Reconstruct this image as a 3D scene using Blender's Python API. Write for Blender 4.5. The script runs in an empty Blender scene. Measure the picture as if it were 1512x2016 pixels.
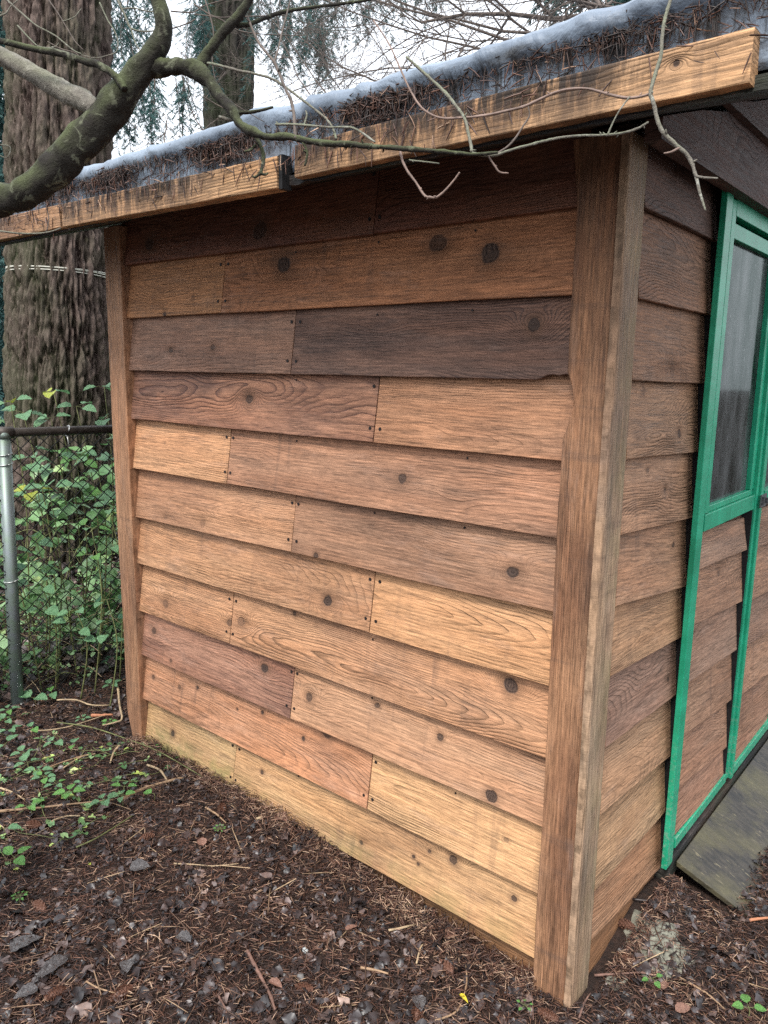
import bpy, math, random
import numpy as np
from mathutils import Vector, Matrix, noise
random.seed(7); RNG = np.random.default_rng(11)
PI = math.pi
S = bpy.context.scene
C = S.collection

# ------------------------------------------------------------------ camera, sky, sun, exposure
F_PX = 1505.7
CAM = Vector((0.6333, -1.5026, 1.6356))
_yaw, _pitch, _roll = 2.2628, -0.1814, 0.0159
FWD = Vector((math.cos(_yaw) * math.cos(_pitch), math.sin(_yaw) * math.cos(_pitch), math.sin(_pitch)))
_r0 = Vector((math.sin(_yaw), -math.cos(_yaw), 0)); _u0 = _r0.cross(FWD)
RIGHT = math.cos(_roll) * _r0 + math.sin(_roll) * _u0
UP = -math.sin(_roll) * _r0 + math.cos(_roll) * _u0
cd = bpy.data.cameras.new('camera'); cam = bpy.data.objects.new('camera', cd); C.objects.link(cam)
m = Matrix((RIGHT, UP, -FWD)).transposed().to_4x4(); m.translation = CAM; cam.matrix_world = m
cd.sensor_fit = 'VERTICAL'; cd.sensor_height = 36.0; cd.sensor_width = 27.0; cd.lens = F_PX / 2016 * 36
cd.clip_start = 0.02; cd.clip_end = 400
S.camera = cam

W = bpy.data.worlds.new('World'); S.world = W; W.use_nodes = True
nt = W.node_tree; nt.nodes.clear()
sky = nt.nodes.new('ShaderNodeTexSky'); sky.sky_type = 'NISHITA'; sky.sun_disc = False
SUN_EL, SUN_AZ = math.radians(53), math.radians(-72)        # direction towards the sun, azimuth from +x
sky.sun_elevation = SUN_EL; sky.sun_rotation = PI / 2 - SUN_AZ
sky.dust_density = 6; sky.air_density = 1.2
hs = nt.nodes.new('ShaderNodeHueSaturation'); hs.inputs['Saturation'].default_value = 0.32
mx = nt.nodes.new('ShaderNodeMix'); mx.data_type = 'RGBA'; mx.inputs[0].default_value = 0.75
mx.inputs[7].default_value = (12.5, 13.2, 14.2, 1)           # even cloud cover over the clear sky
bg = nt.nodes.new('ShaderNodeBackground'); bg.inputs[1].default_value = 0.072
wo = nt.nodes.new('ShaderNodeOutputWorld')
nt.links.new(sky.outputs[0], hs.inputs['Color']); nt.links.new(hs.outputs[0], mx.inputs[6])
# overcast sky: three times brighter overhead than at the horizon
tcw = nt.nodes.new('ShaderNodeTexCoord'); sxw = nt.nodes.new('ShaderNodeSeparateXYZ'); mrw = nt.nodes.new('ShaderNodeMapRange'); vsw = nt.nodes.new('ShaderNodeVectorMath'); vsw.operation = 'SCALE'
nt.links.new(tcw.outputs['Generated'], sxw.inputs[0]); nt.links.new(sxw.outputs[2], mrw.inputs[0])
mrw.inputs[3].default_value = 0.80; mrw.inputs[4].default_value = 1.38
vsw.inputs[0].default_value = (12.5, 13.2, 14.2); nt.links.new(mrw.outputs[0], vsw.inputs['Scale']); nt.links.new(vsw.outputs[0], mx.inputs[7])
nt.links.new(mx.outputs[2], bg.inputs[0]); nt.links.new(bg.outputs[0], wo.inputs[0])
sl = bpy.data.lights.new('sun', 'SUN'); sl.energy = 1.5; sl.angle = math.radians(15); sl.color = (1, 0.95, 0.88)
so = bpy.data.objects.new('sun', sl); C.objects.link(so)
sdir = Vector((math.cos(SUN_EL) * math.cos(SUN_AZ), math.cos(SUN_EL) * math.sin(SUN_AZ), math.sin(SUN_EL)))
so.rotation_euler = sdir.to_track_quat('Z', 'Y').to_euler(); so.location = (0, 0, 8)
S.view_settings.view_transform = 'Standard'; S.view_settings.look = 'None'
S.view_settings.gamma = 1; S.view_settings.exposure = 1.25; S.view_settings.use_curve_mapping = False
S.render.engine = 'CYCLES'; S.cycles.use_denoising = False; S.cycles.max_bounces = 6

# ------------------------------------------------------------------ helpers
def ray(px, py): return FWD + RIGHT * ((px - 756) / F_PX) - UP * ((py - 1008) / F_PX)
def at(px, py, depth): return CAM + ray(px, py) * depth
def on(px, py, ax, val):
    d = ray(px, py); return CAM + d * ((val - CAM[ax]) / d[ax])

def tag(o, label=None, cat=None, group=None, kind=None):
    if label: o['label'] = label
    if cat: o['category'] = cat
    if group: o['group'] = group
    if kind: o['kind'] = kind
    return o
def empty(name, loc=(0, 0, 0), parent=None):
    o = bpy.data.objects.new(name, None); C.objects.link(o); o.location = loc; o.empty_display_size = 0.1
    if parent: o.parent = parent
    return o
def link(name, me, mat, parent=None, mw=None):
    o = bpy.data.objects.new(name, me); C.objects.link(o)
    if mat and not me.materials: me.materials.append(mat)
    if parent:
        o.parent = parent
        o.matrix_parent_inverse = Matrix.Identity(4)
    if mw is not None:
        pm = world_of(parent) if parent else Matrix.Identity(4)
        o.matrix_basis = pm.inverted() @ mw
    return o
def world_of(o):
    mt = o.matrix_basis.copy()
    while o.parent: o = o.parent; mt = o.matrix_basis @ mt
    return mt
def mesh(name, vs, fs, smooth=False):
    me = bpy.data.meshes.new(name); me.from_pydata([tuple(v) for v in vs], [], fs); me.validate()
    if smooth: me.polygons.foreach_set('use_smooth', [True] * len(me.polygons))
    me.update(); return me
def fastmesh(name, V, F, smooth=False, attr=None):
    """V (n,3), F (m,k) arrays of one polygon size"""
    me = bpy.data.meshes.new(name); k = F.shape[1]
    me.vertices.add(len(V)); me.vertices.foreach_set('co', V.astype(np.float32).ravel())
    me.loops.add(F.size); me.loops.foreach_set('vertex_index', F.astype(np.int32).ravel())
    me.polygons.add(len(F)); me.polygons.foreach_set('loop_start', np.arange(0, F.size, k, dtype=np.int32))
    if attr is not None:
        a = me.attributes.new('tint', 'FLOAT', 'POINT'); a.data.foreach_set('value', attr.astype(np.float32))
    me.update(calc_edges=True)
    if smooth: me.polygons.foreach_set('use_smooth', np.ones(len(F), dtype=bool))
    return me
def scatter(name, T, TF, P, R, Sc, mat, parent=None, tint=None, smooth=False):
    """T (v,3) template, TF (f,k); P (n,3), R (n,3,3), Sc (n,) or (n,3) -> one mesh object"""
    n, v = len(P), len(T)
    Sc = np.asarray(Sc); Sc = np.repeat(Sc[:, None], 3, 1) if Sc.ndim == 1 else Sc
    V = np.einsum('nij,nvj->nvi', R, T[None] * Sc[:, None, :]) + P[:, None, :]
    F = (TF[None] + (np.arange(n) * v)[:, None, None]).reshape(-1, TF.shape[1])
    tn = np.repeat(tint if tint is not None else RNG.random(n), v)
    return link(name, fastmesh(name, V.reshape(-1, 3), F, smooth, tn), mat, parent)
def rots(yaw, pitch, roll):
    cy, sy, cp, sp, cr, sr = np.cos(yaw), np.sin(yaw), np.cos(pitch), np.sin(pitch), np.cos(roll), np.sin(roll)
    R = np.empty((len(yaw), 3, 3))
    R[:, 0, 0] = cy * cp; R[:, 0, 1] = cy * sp * sr - sy * cr; R[:, 0, 2] = cy * sp * cr + sy * sr
    R[:, 1, 0] = sy * cp; R[:, 1, 1] = sy * sp * sr + cy * cr; R[:, 1, 2] = sy * sp * cr - cy * sr
    R[:, 2, 0] = -sp; R[:, 2, 1] = cp * sr; R[:, 2, 2] = cp * cr
    return R
def smoothpath(pts, rad, sub=4):
    P, Rr = [], []
    n = len(pts)
    for i in range(n - 1):
        p0 = pts[max(i - 1, 0)]; p1 = pts[i]; p2 = pts[i + 1]; p3 = pts[min(i + 2, n - 1)]
        for s in range(sub):
            t = s / sub
            P.append(0.5 * ((2 * p1) + (p2 - p0) * t + (2 * p0 - 5 * p1 + 4 * p2 - p3) * t * t + (3 * p1 - p0 - 3 * p2 + p3) * t ** 3))
            Rr.append(rad[i] * (1 - t) + rad[i + 1] * t)
    P.append(pts[-1]); Rr.append(rad[-1]); return P, Rr
class MB:
    def __init__(s): s.v = []; s.f = []
    def tube(s, pts, rad, sides=6, sub=4, wob=0.0, cap=True):
        pts = [Vector(p) for p in pts]
        if sub > 1: pts, rad = smoothpath(pts, rad, sub)
        n = len(pts); base = len(s.v)
        t = (pts[1] - pts[0]).normalized(); a = t.orthogonal().normalized()
        for i in range(n):
            t2 = (pts[min(i + 1, n - 1)] - pts[max(i - 1, 0)])
            t2 = t2.normalized() if t2.length > 1e-9 else t
            a = (a - t2 * a.dot(t2)); a = a.normalized() if a.length > 1e-6 else t2.orthogonal().normalized()
            b = t2.cross(a); t = t2
            for k in range(sides):
                an = 2 * PI * k / sides; d = a * math.cos(an) + b * math.sin(an); r = rad[i]
                if wob: r *= 1 + wob * (noise.noise((pts[i] + d * rad[i]) * (0.55 / max(rad[0], 1e-4))) + .55 * noise.noise((pts[i] + d * rad[i]) * (1.9 / max(rad[0], 1e-4))))
                s.v.append(pts[i] + d * r)
        for i in range(n - 1):
            for k in range(sides):
                k2 = (k + 1) % sides
                s.f.append((base + i * sides + k, base + i * sides + k2, base + (i + 1) * sides + k2, base + (i + 1) * sides + k))
        if cap:
            s.f.append(tuple(base + k for k in range(sides))[::-1]); s.f.append(tuple(base + (n - 1) * sides + k for k in range(sides)))
        return s
    def box(s, x0, x1, y0, y1, z0, z1):
        b = len(s.v); s.v += [Vector(p) for p in ((x0, y0, z0), (x1, y0, z0), (x1, y1, z0), (x0, y1, z0), (x0, y0, z1), (x1, y0, z1), (x1, y1, z1), (x0, y1, z1))]
        s.f += [tuple(b + i for i in q) for q in ((0, 3, 2, 1), (4, 5, 6, 7), (0, 1, 5, 4), (1, 2, 6, 5), (2, 3, 7, 6), (3, 0, 4, 7))]; return s
    def build(s, name, mat, parent=None, smooth=True, bevel=0):
        me = mesh(name, s.v, s.f, smooth)
        o = link(name, me, mat, parent)
        if bevel:
            b = o.modifiers.new('bevel', 'BEVEL'); b.width = bevel; b.segments = 2; b.limit_method = 'ANGLE'
        return o

# ------------------------------------------------------------------ materials
class NT:
    def __init__(s, name):
        s.m = bpy.data.materials.new(name); s.m.use_nodes = True; s.t = s.m.node_tree; s.t.nodes.clear()
        s.out = s.n('ShaderNodeOutputMaterial'); s.b = s.n('ShaderNodeBsdfPrincipled'); s.l(s.b.outputs[0], s.out.inputs[0])
    def n(s, k, **a):
        x = s.t.nodes.new(k)
        for q, v in a.items(): setattr(x, q, v)
        return x
    def l(s, a, b): s.t.links.new(a, b)
    def put(s, sock, v):
        if hasattr(v, 'is_output') or isinstance(v, bpy.types.NodeSocket): s.l(v, sock)
        elif isinstance(v, (tuple, list)) and sock.type == 'RGBA' and len(v) == 3: sock.default_value = (*v, 1)
        else: sock.default_value = v
    def math(s, op, a, b=0.0, c=None, clamp=False):
        x = s.n('ShaderNodeMath', operation=op, use_clamp=clamp); s.put(x.inputs[0], a); s.put(x.inputs[1], b)
        if c is not None: s.put(x.inputs[2], c)
        return x.outputs[0]
    def vmath(s, op, a, b):
        x = s.n('ShaderNodeVectorMath', operation=op); s.put(x.inputs[0], a); s.put(x.inputs[1], b); return x.outputs[0]
    def noise(s, vec, scale=5, detail=3, rough=0.55, dist=0.0, color=False):
        x = s.n('ShaderNodeTexNoise'); s.put(x.inputs['Vector'], vec); x.inputs['Scale'].default_value = scale
        x.inputs['Detail'].default_value = detail; x.inputs['Roughness'].default_value = rough; x.inputs['Distortion'].default_value = dist
        return x.outputs['Color' if color else 'Fac']
    def mr(s, v, a, b, c=0.0, d=1.0, smooth=False):
        x = s.n('ShaderNodeMapRange', interpolation_type='SMOOTHSTEP' if smooth else 'LINEAR'); s.put(x.inputs[0], v)
        for i, q in enumerate((a, b, c, d)): s.put(x.inputs[i + 1], q)
        return x.outputs[0]
    def mix(s, f, a, b, mode='MIX'):
        x = s.n('ShaderNodeMix', data_type='RGBA', blend_type=mode); s.put(x.inputs[0], f); s.put(x.inputs[6], a); s.put(x.inputs[7], b); return x.outputs[2]
    def obj(s): return s.n('ShaderNodeTexCoord').outputs['Object']
    def ramp(s, f, stops):
        x = s.n('ShaderNodeValToRGB'); s.put(x.inputs[0], f); e = x.color_ramp.elements
        while len(e) < len(stops): e.new(0.5)
        for i, (p, c) in enumerate(stops): e[i].position = p; e[i].color = (*c, 1)
        return x.outputs[0]
    def scale(s, v, sc): return s.vmath('MULTIPLY', v, sc)
    def bump(s, h, strength=0.5, dist=0.002, normal=None):
        x = s.n('ShaderNodeBump'); x.inputs['Strength'].default_value = strength; x.inputs['Distance'].default_value = dist
        s.put(x.inputs['Height'], h)
        if normal is not None: s.l(normal, x.inputs['Normal'])
        return x.outputs[0]
    def fin(s, col, rough=0.7, bump=None, spec=0.3):
        s.put(s.b.inputs['Base Color'], col); s.put(s.b.inputs['Roughness'], rough); s.b.inputs['Specular IOR Level'].default_value = spec
        if bump is not None: s.l(bump, s.b.inputs['Normal'])
        return s.m

TAN = (0.47, 0.265, 0.135); TAN2 = (0.40, 0.215, 0.115); YEL = (0.46, 0.30, 0.145); BRN = (0.25, 0.125, 0.075)
GRY = (0.125, 0.085, 0.072); PUR = (0.095, 0.052, 0.052); ORG = (0.45, 0.205, 0.085); PNK = (0.44, 0.24, 0.135)
_seed = [0]
def wood(name, base, dark, blotch=0.5, thr=0.5, knots=(), spacing=0.0065, ring=0.55, ringcol=None, swirl=1.0, fur=1.0,
         stain=None, moss=0.0, fuzz=1.0, rough=0.72, coarse=1.0):
    """cedar board: x along the grain, z across. knots: (x, z, r, darkness)"""
    _seed[0] += 1; sd = _seed[0]
    mute = lambda c_: (lambda y_: (y_ + (c_[0] - y_) * .97, y_ + (c_[1] - y_) * .95, y_ + (c_[2] - y_) * .90))(.3 * c_[0] + .6 * c_[1] + .1 * c_[2])
    base = tuple(min(.75, q * w_) for q, w_ in zip(base, (1.08, 1.08, 1.17))); dark = tuple(q * w_ for q, w_ in zip(dark, (1.04, 1.0, .98)))
    g = NT(name); o = g.obj()
    sep = g.n('ShaderNodeSeparateXYZ'); g.l(o, sep.inputs[0]); U, Vv = sep.outputs[0], sep.outputs[2]
    os_ = g.vmath('ADD', o, (sd * 3.71 % 17, sd * 1.37 % 13, sd * 2.13 % 11))
    # height field whose contour lines are the growth rings
    rq = random.Random(sd * 7 + 1)
    n1 = g.noise(g.scale(os_, (1.3, 1.0, 3.0)), 1.0, 2, 0.5)
    n2 = g.noise(g.scale(os_, (8, 3, 24)), 1.0, 2, 0.5)
    n3 = g.noise(g.scale(os_, (2.2, 1.0, 7.0)), 1.0, 2, 0.5)
    v0 = rq.uniform(0.02, 0.16); kk = rq.choice((-1, 1)) * rq.uniform(0.05, 0.13); d0 = rq.uniform(0.02, 0.07)
    dv0 = g.math('ADD', g.math('SUBTRACT', Vv, v0), g.math('MULTIPLY', g.math('SUBTRACT', n3, 0.5), 0.11 * swirl))
    dd0 = g.math('ADD', g.math('MULTIPLY', U, kk), g.math('ADD', g.math('MULTIPLY', g.math('SUBTRACT', n1, 0.5), 0.30 * swirl), d0))
    h = g.math('SQRT', g.math('ADD', g.math('MULTIPLY', dv0, dv0), g.math('MULTIPLY', g.math('MULTIPLY', dd0, dd0), 0.5 * min(1.0, swirl + .2))))
    h = g.math('ADD', h, g.math('MULTIPLY', g.math('SUBTRACT', n2, 0.5), 0.010))
    core = None; halo = None
    for (kx, kz, r, dk) in knots:
        r *= 1.15
        du = g.math('DIVIDE', g.math('SUBTRACT', U, kx), r); dv = g.math('DIVIDE', g.math('SUBTRACT', Vv, kz), r)
        q1 = g.math('ADD', g.math('MULTIPLY', g.math('MULTIPLY', du, du), 0.10), g.math('MULTIPLY', g.math('MULTIPLY', dv, dv), 0.28))
        h = g.math('ADD', h, g.math('MULTIPLY', g.math('EXPONENT', g.math('MULTIPLY', q1, -1.0)), 4.6 * r))
        nn = g.math('MULTIPLY', g.math('SUBTRACT', g.noise(g.scale(os_, (0.45 / r, 1, 0.45 / r)), 1.0, 3, 0.55), 0.5), 1.1)
        el = 0.55 + 0.5 * ((kx * 7919 + kz * 104729) % 1.0)
        q2 = g.math('ADD', g.math('SQRT', g.math('ADD', g.math('MULTIPLY', du, g.math('MULTIPLY', du, el)), g.math('MULTIPLY', dv, dv))), nn)
        kring = g.math('SINE', g.math('MULTIPLY', q2, 15.0)); krs = kring if core is None else g.math('ADD', krs, kring)
        c = g.mr(q2, 1.08, 0.78, 0, dk, True); hl = g.mr(q2, 2.6, 0.8, 0, 0.55 * dk, True)
        core = c if core is None else g.math('MAXIMUM', core, c); halo = hl if halo is None else g.math('MAXIMUM', halo, hl)
    ph = g.math('FRACT', g.math('DIVIDE', h, spacing * 1.0))
    saw = g.math('POWER', ph, 3.0)
    saw = g.math('MULTIPLY', saw, g.mr(ph, 1.0, 0.93, 0, 1))
    fib = g.noise(g.scale(os_, (9, 60, 210)), 1.0, 3, 0.6)
    fib2 = g.noise(g.scale(os_, (38, 60, 420)), 1.0, 2, 0.6)
    sawn = g.noise(g.scale(os_, (330, 60, 120)), 1.0, 2, 0.6)
    rvis = g.noise(g.scale(os_, (1.7, 1, 9)), 1.0, 2, 0.5)
    rv = g.mr(rvis, 0.40, 0.62, 0.10, 1.0)
    # colour
    bl = g.noise(g.scale(os_, (2.3, 1, 7.0)), 1.0, 5, 0.62)
    m1 = g.mr(bl, thr - 0.13, thr + 0.13, 0, blotch, True)
    col = g.mix(m1, base, dark)
    wth = g.mr(g.noise(g.scale(os_, (1.7, 1, 3.4)), 1.0, 4, 0.6), 0.50, 0.66, 0, 0.40, True)
    col = g.mix(wth, col, (0.16, 0.085, 0.058))
    warm = g.mr(g.noise(g.scale(os_, (1.6, 1, 14)), 1.0, 3, 0.6), 0.35, 0.7, 0, 0.35)
    col = g.mix(warm, col, tuple(min(1, a * b) for a, b in zip(base, (1.12, 0.86, 0.68))))
    grey = g.mr(g.noise(g.scale(os_, (5, 2, 20)), 1.0, 6, 0.7), 0.55, 0.75, 0, 0.28)
    col = g.mix(grey, col, (0.30, 0.235, 0.20))
    base = base; lc = ringcol or tuple(a * 0.30 for a in (base[0], base[1], base[2]))
    col = g.mix(g.math('MULTIPLY', g.math('MULTIPLY', saw, rv), min(1.0, ring * 1.3)), col, lc)
    fm = g.mr(g.math('ADD', g.math('MULTIPLY', fib, 0.6), g.math('MULTIPLY', fib2, 0.4)), 0.36, 0.64, 0.50, 1.38)
    vm = g.n('ShaderNodeVectorMath', operation='SCALE'); g.l(col, vm.inputs[0]); g.l(fm, vm.inputs['Scale']); col = vm.outputs[0]
    if core is not None:
        col = g.mix(halo, col, (0.14, 0.075, 0.045)); 
        kr = g.noise(g.scale(os_, (90, 30, 90)), 1.0, 2, 0.6)
        kr = g.math('ADD', g.math('MULTIPLY', kr, .75), g.math('MULTIPLY', krs, .16)); col = g.mix(g.math('MULTIPLY', core, .92), col, g.mix(kr, (0.014, 0.010, 0.010), (0.11, 0.07, 0.052)))
    if stain:                                            # water stain: (colour, x_start, x_full, strength)
        sc, u0, u1, st = stain
        sn = g.noise(g.scale(os_, (26, 1, 6)), 1.0, 5, 0.65)
        mm = g.math('MULTIPLY', g.mr(U, u0, u1, 0, 1, True), g.mr(sn, 0.38, 0.60, 0.15, 1))
        mm = g.math('MULTIPLY', mm, g.mr(Vv, -0.01, 0.07, 0.45, 1)); col = g.mix(g.math('MULTIPLY', mm, st), col, sc)
        s2 = g.math('MULTIPLY', g.math('MULTIPLY', g.mr(U, u0, u1, 0, 1, True), g.mr(Vv, -0.03, 0.05, 0, 1)), g.mr(g.noise(g.scale(os_, (38, 1, 6)), 1.0, 6, 0.75), 0.40, 0.52, 0, 0.92))
        col = g.mix(s2, col, (0.022, 0.018, 0.016))
    wv = g.math('MULTIPLY', g.mr(g.noise(g.scale(os_, (34, 1, 3.2)), 1.0, 4, 0.6), 0.54, 0.70, 0, 0.42), g.mr(g.noise(g.scale(os_, (3, 1, 2)), 1.0, 2, 0.5), 0.42, 0.62, 0, 1))
    col = g.mix(wv, col, (0.10, 0.065, 0.05))
    if moss:
        mn = g.math('MULTIPLY', g.mr(Vv, 0.09, 0.0, 0, 1), g.mr(g.noise(g.scale(os_, (14, 5, 14)), 1.0, 5, 0.65), 0.42, 0.6, 0, moss))
        col = g.mix(mn, col, (0.16, 0.20, 0.065))
    hb = g.math('ADD', g.math('MULTIPLY', g.math('MULTIPLY', saw, rv), -0.9 * fur), g.math('MULTIPLY', fib, 0.55 * coarse))
    hb = g.math('ADD', hb, g.math('MULTIPLY', sawn, 0.45 * fuzz)); hb = g.math('ADD', hb, g.math('MULTIPLY', fib2, 0.3 * coarse))
    if core is not None: hb = g.math('ADD', hb, g.math('MULTIPLY', core, -0.7))
    return g.fin(col, g.mr(fib, 0.3, 0.7, rough - 0.12, rough + 0.1), g.bump(hb, 1.0, 0.0018), 0.28)

def simple(name, col, rough=0.6, var=0.3, scale=30, spec=0.3, metal=0.0, bump=0.3, bd=0.002, col2=None):
    g = NT(name); o = g.obj(); n = g.noise(o, scale, 5, 0.65)
    c = g.mix(g.mr(n, 0.35, 0.65), tuple(a * (1 - var) for a in col), col2 or tuple(min(1, a * (1 + var)) for a in col))
    g.b.inputs['Metallic'].default_value = metal
    return g.fin(c, rough, g.bump(n, bump, bd) if bump else None, spec)
def tinted(name, stops, rough=0.6, spec=0.35, trans=0.0, var=0.35, scale=60, varied=True):
    g = NT(name); a = g.n('ShaderNodeAttribute', attribute_name='tint'); c = g.ramp(a.outputs['Fac'], stops)
    n = g.noise(g.n('ShaderNodeNewGeometry').outputs['Position'], scale, 3, 0.6)
    vm = g.n('ShaderNodeVectorMath', operation='SCALE'); g.l(c, vm.inputs[0]); g.l(g.mr(n, 0.3, 0.7, 1 - var, 1 + var), vm.inputs['Scale'])
    mt = g.fin(vm.outputs[0], rough, None, spec)
    if trans:
        tr = g.n('ShaderNodeBsdfTranslucent'); g.l(vm.outputs[0], tr.inputs[0]); ms = g.n('ShaderNodeMixShader'); ms.inputs[0].default_value = trans
        g.l(g.b.outputs[0], ms.inputs[1]); g.l(tr.outputs[0], ms.inputs[2]); g.l(ms.outputs[0], g.out.inputs[0])
    return mt

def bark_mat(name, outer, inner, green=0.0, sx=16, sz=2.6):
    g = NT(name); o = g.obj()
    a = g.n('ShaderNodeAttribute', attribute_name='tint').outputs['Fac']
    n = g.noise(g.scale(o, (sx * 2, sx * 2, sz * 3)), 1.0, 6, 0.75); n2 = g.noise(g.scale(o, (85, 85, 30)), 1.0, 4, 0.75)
    c = g.mix(g.mr(g.math('ADD', g.math('MULTIPLY', a, 0.6), g.math('MULTIPLY', n, 0.4)), 0.35, 0.62), inner, outer)  # furrows take the inner bark tone, darkened further as painted recess shade
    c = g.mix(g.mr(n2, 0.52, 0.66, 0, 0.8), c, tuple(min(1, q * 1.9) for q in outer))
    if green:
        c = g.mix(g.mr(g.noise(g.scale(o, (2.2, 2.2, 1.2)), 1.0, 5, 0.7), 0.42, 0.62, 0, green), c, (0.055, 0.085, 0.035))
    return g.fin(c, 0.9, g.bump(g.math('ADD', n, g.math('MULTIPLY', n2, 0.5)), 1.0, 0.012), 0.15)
def limb_mat(name, base, pale, green):
    g = NT(name); o = g.obj()
    n = g.noise(o, 60, 6, 0.75); p = g.noise(o, 34, 4, 0.65, 0.8)
    c = g.mix(g.mr(n, 0.35, 0.65), tuple(q * 0.6 for q in base), base)
    c = g.mix(g.mr(p, 0.57, 0.64, 0, 0.75), c, pale)
    nz = g.n('ShaderNodeSeparateXYZ'); g.l(g.n('ShaderNodeNewGeometry').outputs['Normal'], nz.inputs[0])
    gm = g.math('MULTIPLY', g.mr(nz.outputs[2], -0.4, 0.5), g.mr(g.noise(o, 14, 5, 0.65), 0.38, 0.6, 0, 0.85))
    c = g.mix(gm, c, green)
    return g.fin(c, 0.8, g.bump(g.math('ADD', n, g.math('MULTIPLY', p, 0.6)), 1.0, 0.007), 0.2)

M = {}
M['inner_wood'] = wood('dark inner sheathing', (0.10, 0.06, 0.04), (0.05, 0.035, 0.028), 0.5)
M['trim'] = wood('weathered trim', (0.30, 0.165, 0.085), (0.10, 0.055, 0.036), 0.9, 0.49, spacing=0.005, ring=0.5, swirl=0.12, fuzz=0.6, coarse=2.2)
M['trim_grey'] = wood('grey weathered trim', (0.34, 0.235, 0.14), (0.20, 0.155, 0.115), 0.9, 0.5, spacing=0.005, ring=0.45, swirl=0.12, moss=0.2, coarse=2.2)
M['post'] = wood('left trim', (0.36, 0.205, 0.11), (0.20, 0.11, 0.065), 0.7, 0.5, spacing=0.005, ring=0.4, swirl=0.12, coarse=1.8)
M['skirt'] = wood('wet skirt board', (0.23, 0.12, 0.055), (0.10, 0.06, 0.03), 0.6, 0.5, ring=0.5, swirl=0.3)
M['roof_board'] = wood('black roof edge', (0.018, 0.018, 0.019), (0.03, 0.038, 0.022), 0.7, 0.5, ring=0.2, coarse=2.5)
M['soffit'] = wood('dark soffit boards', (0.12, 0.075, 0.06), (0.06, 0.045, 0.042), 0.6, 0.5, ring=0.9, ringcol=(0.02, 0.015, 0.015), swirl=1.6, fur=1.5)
M['nail'] = simple('rusted nail', (0.022, 0.018, 0.018), 0.6, 0.3, 200, metal=0.2)
M['felt_gap_shade'] = simple('black tar paper and gap shade', (0.012, 0.012, 0.013), 0.7, 0.4, 60)  # roof felt; also stands in for shade in the door gaps

def paint_mat():
    g = NT('green gloss paint'); o = g.obj()
    n = g.noise(g.scale(o, (12, 12, 4)), 1.0, 5, 0.65); ch = g.noise(o, 90, 4, 0.7)
    c = g.mix(g.mr(n, 0.35, 0.65), (0.008, 0.24, 0.125), (0.02, 0.36, 0.20))
    z = g.n('ShaderNodeSeparateXYZ'); g.l(g.n('ShaderNodeNewGeometry').outputs['Position'], z.inputs[0])
    worn = g.math('MULTIPLY', g.mr(z.outputs[2], 0.75, 0.30, 0.0, 1), g.mr(ch, 0.50, 0.62, 0, 0.75))
    c = g.mix(worn, c, (0.22, 0.33, 0.26))
    c = g.mix(g.mr(ch, 0.70, 0.74, 0, 0.9), c, (0.02, 0.03, 0.02))
    return g.fin(c, 0.38, g.bump(g.math('ADD', n, g.math('MULTIPLY', ch, 0.4)), 0.5, 0.002), 0.45)
M['green'] = paint_mat()
def tarp_mat():
    g = NT('silver blue tarp'); o = g.obj()
    z = g.n('ShaderNodeSeparateXYZ'); g.l(o, z.inputs[0])
    n = g.noise(g.scale(o, (5, 5, 5)), 1.0, 5, 0.6); drip = g.noise(g.scale(o, (70, 8, 7)), 1.0, 4, 0.65); fine = g.noise(o, 160, 3, 0.6)
    c = g.mix(g.mr(n, 0.35, 0.65), (0.13, 0.165, 0.215), (0.23, 0.285, 0.355))
    band = g.mr(z.outputs[2], 2.156, 2.130, 0, 1, True)
    dirt = g.math('MULTIPLY', band, g.mr(drip, 0.50, 0.62, 0.03, 0.92))
    c = g.mix(dirt, c, (0.022, 0.022, 0.022))
    b2 = g.math('MULTIPLY', g.mr(g.noise(g.scale(o, (9, 6, 30)), 1.0, 5, 0.7), 0.5, 0.68, 0, 0.75), g.mr(z.outputs[2], 2.17, 2.14, 0.1, 1, True))
    c = g.mix(b2, c, (0.07, 0.065, 0.055))
    c = g.mix(g.mr(fine, 0.66, 0.74, 0, 0.6), c, (0.10, 0.09, 0.08))
    return g.fin(c, g.mr(n, 0.3, 0.7, 0.48, 0.66), g.bump(g.math('ADD', g.math('ABSOLUTE', g.math('SUBTRACT', g.noise(g.scale(o, (16, 16, 11)), 1.0, 4, 0.6, 0.6), 0.5)), g.math('MULTIPLY', fine, 0.08)), 0.9, 0.011), 0.5)
M['tarp'] = tarp_mat()
M['litter_needle'] = tinted('fir needles', [(0, (0.016, 0.010, 0.009)), (0.35, (0.055, 0.025, 0.018)), (0.7, (0.165, 0.08, 0.052)), (1, (0.50, 0.34, 0.23))], 0.5, 0.5)
M['litter_leaf'] = tinted('dead leaves', [(0, (0.014, 0.012, 0.013)), (0.45, (0.045, 0.034, 0.034)), (0.8, (0.13, 0.09, 0.08)), (1, (0.30, 0.215, 0.18))], 0.40, 0.55)
M['twig'] = tinted('litter twigs', [(0, (0.05, 0.03, 0.022)), (0.6, (0.15, 0.085, 0.055)), (1, (0.42, 0.30, 0.18))], 0.6, 0.4)
M['caught'] = tinted('wet caught needles', [(0, (0.012, 0.009, 0.008)), (0.5, (0.035, 0.018, 0.013)), (0.85, (0.13, 0.06, 0.04)), (1, (0.36, 0.23, 0.15))], 0.5, 0.5)
M['bramble'] = tinted('bramble leaves', [(0, (0.055, 0.14, 0.045)), (0.4, (0.14, 0.27, 0.105)), (0.78, (0.28, 0.44, 0.21)), (1, (0.46, 0.56, 0.12))], 0.4, 0.5, 0.25, 0.3, 90)
M['straw'] = simple('pale dry stalk', (0.34, 0.25, 0.155), 0.7, 0.3, 40)
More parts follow.
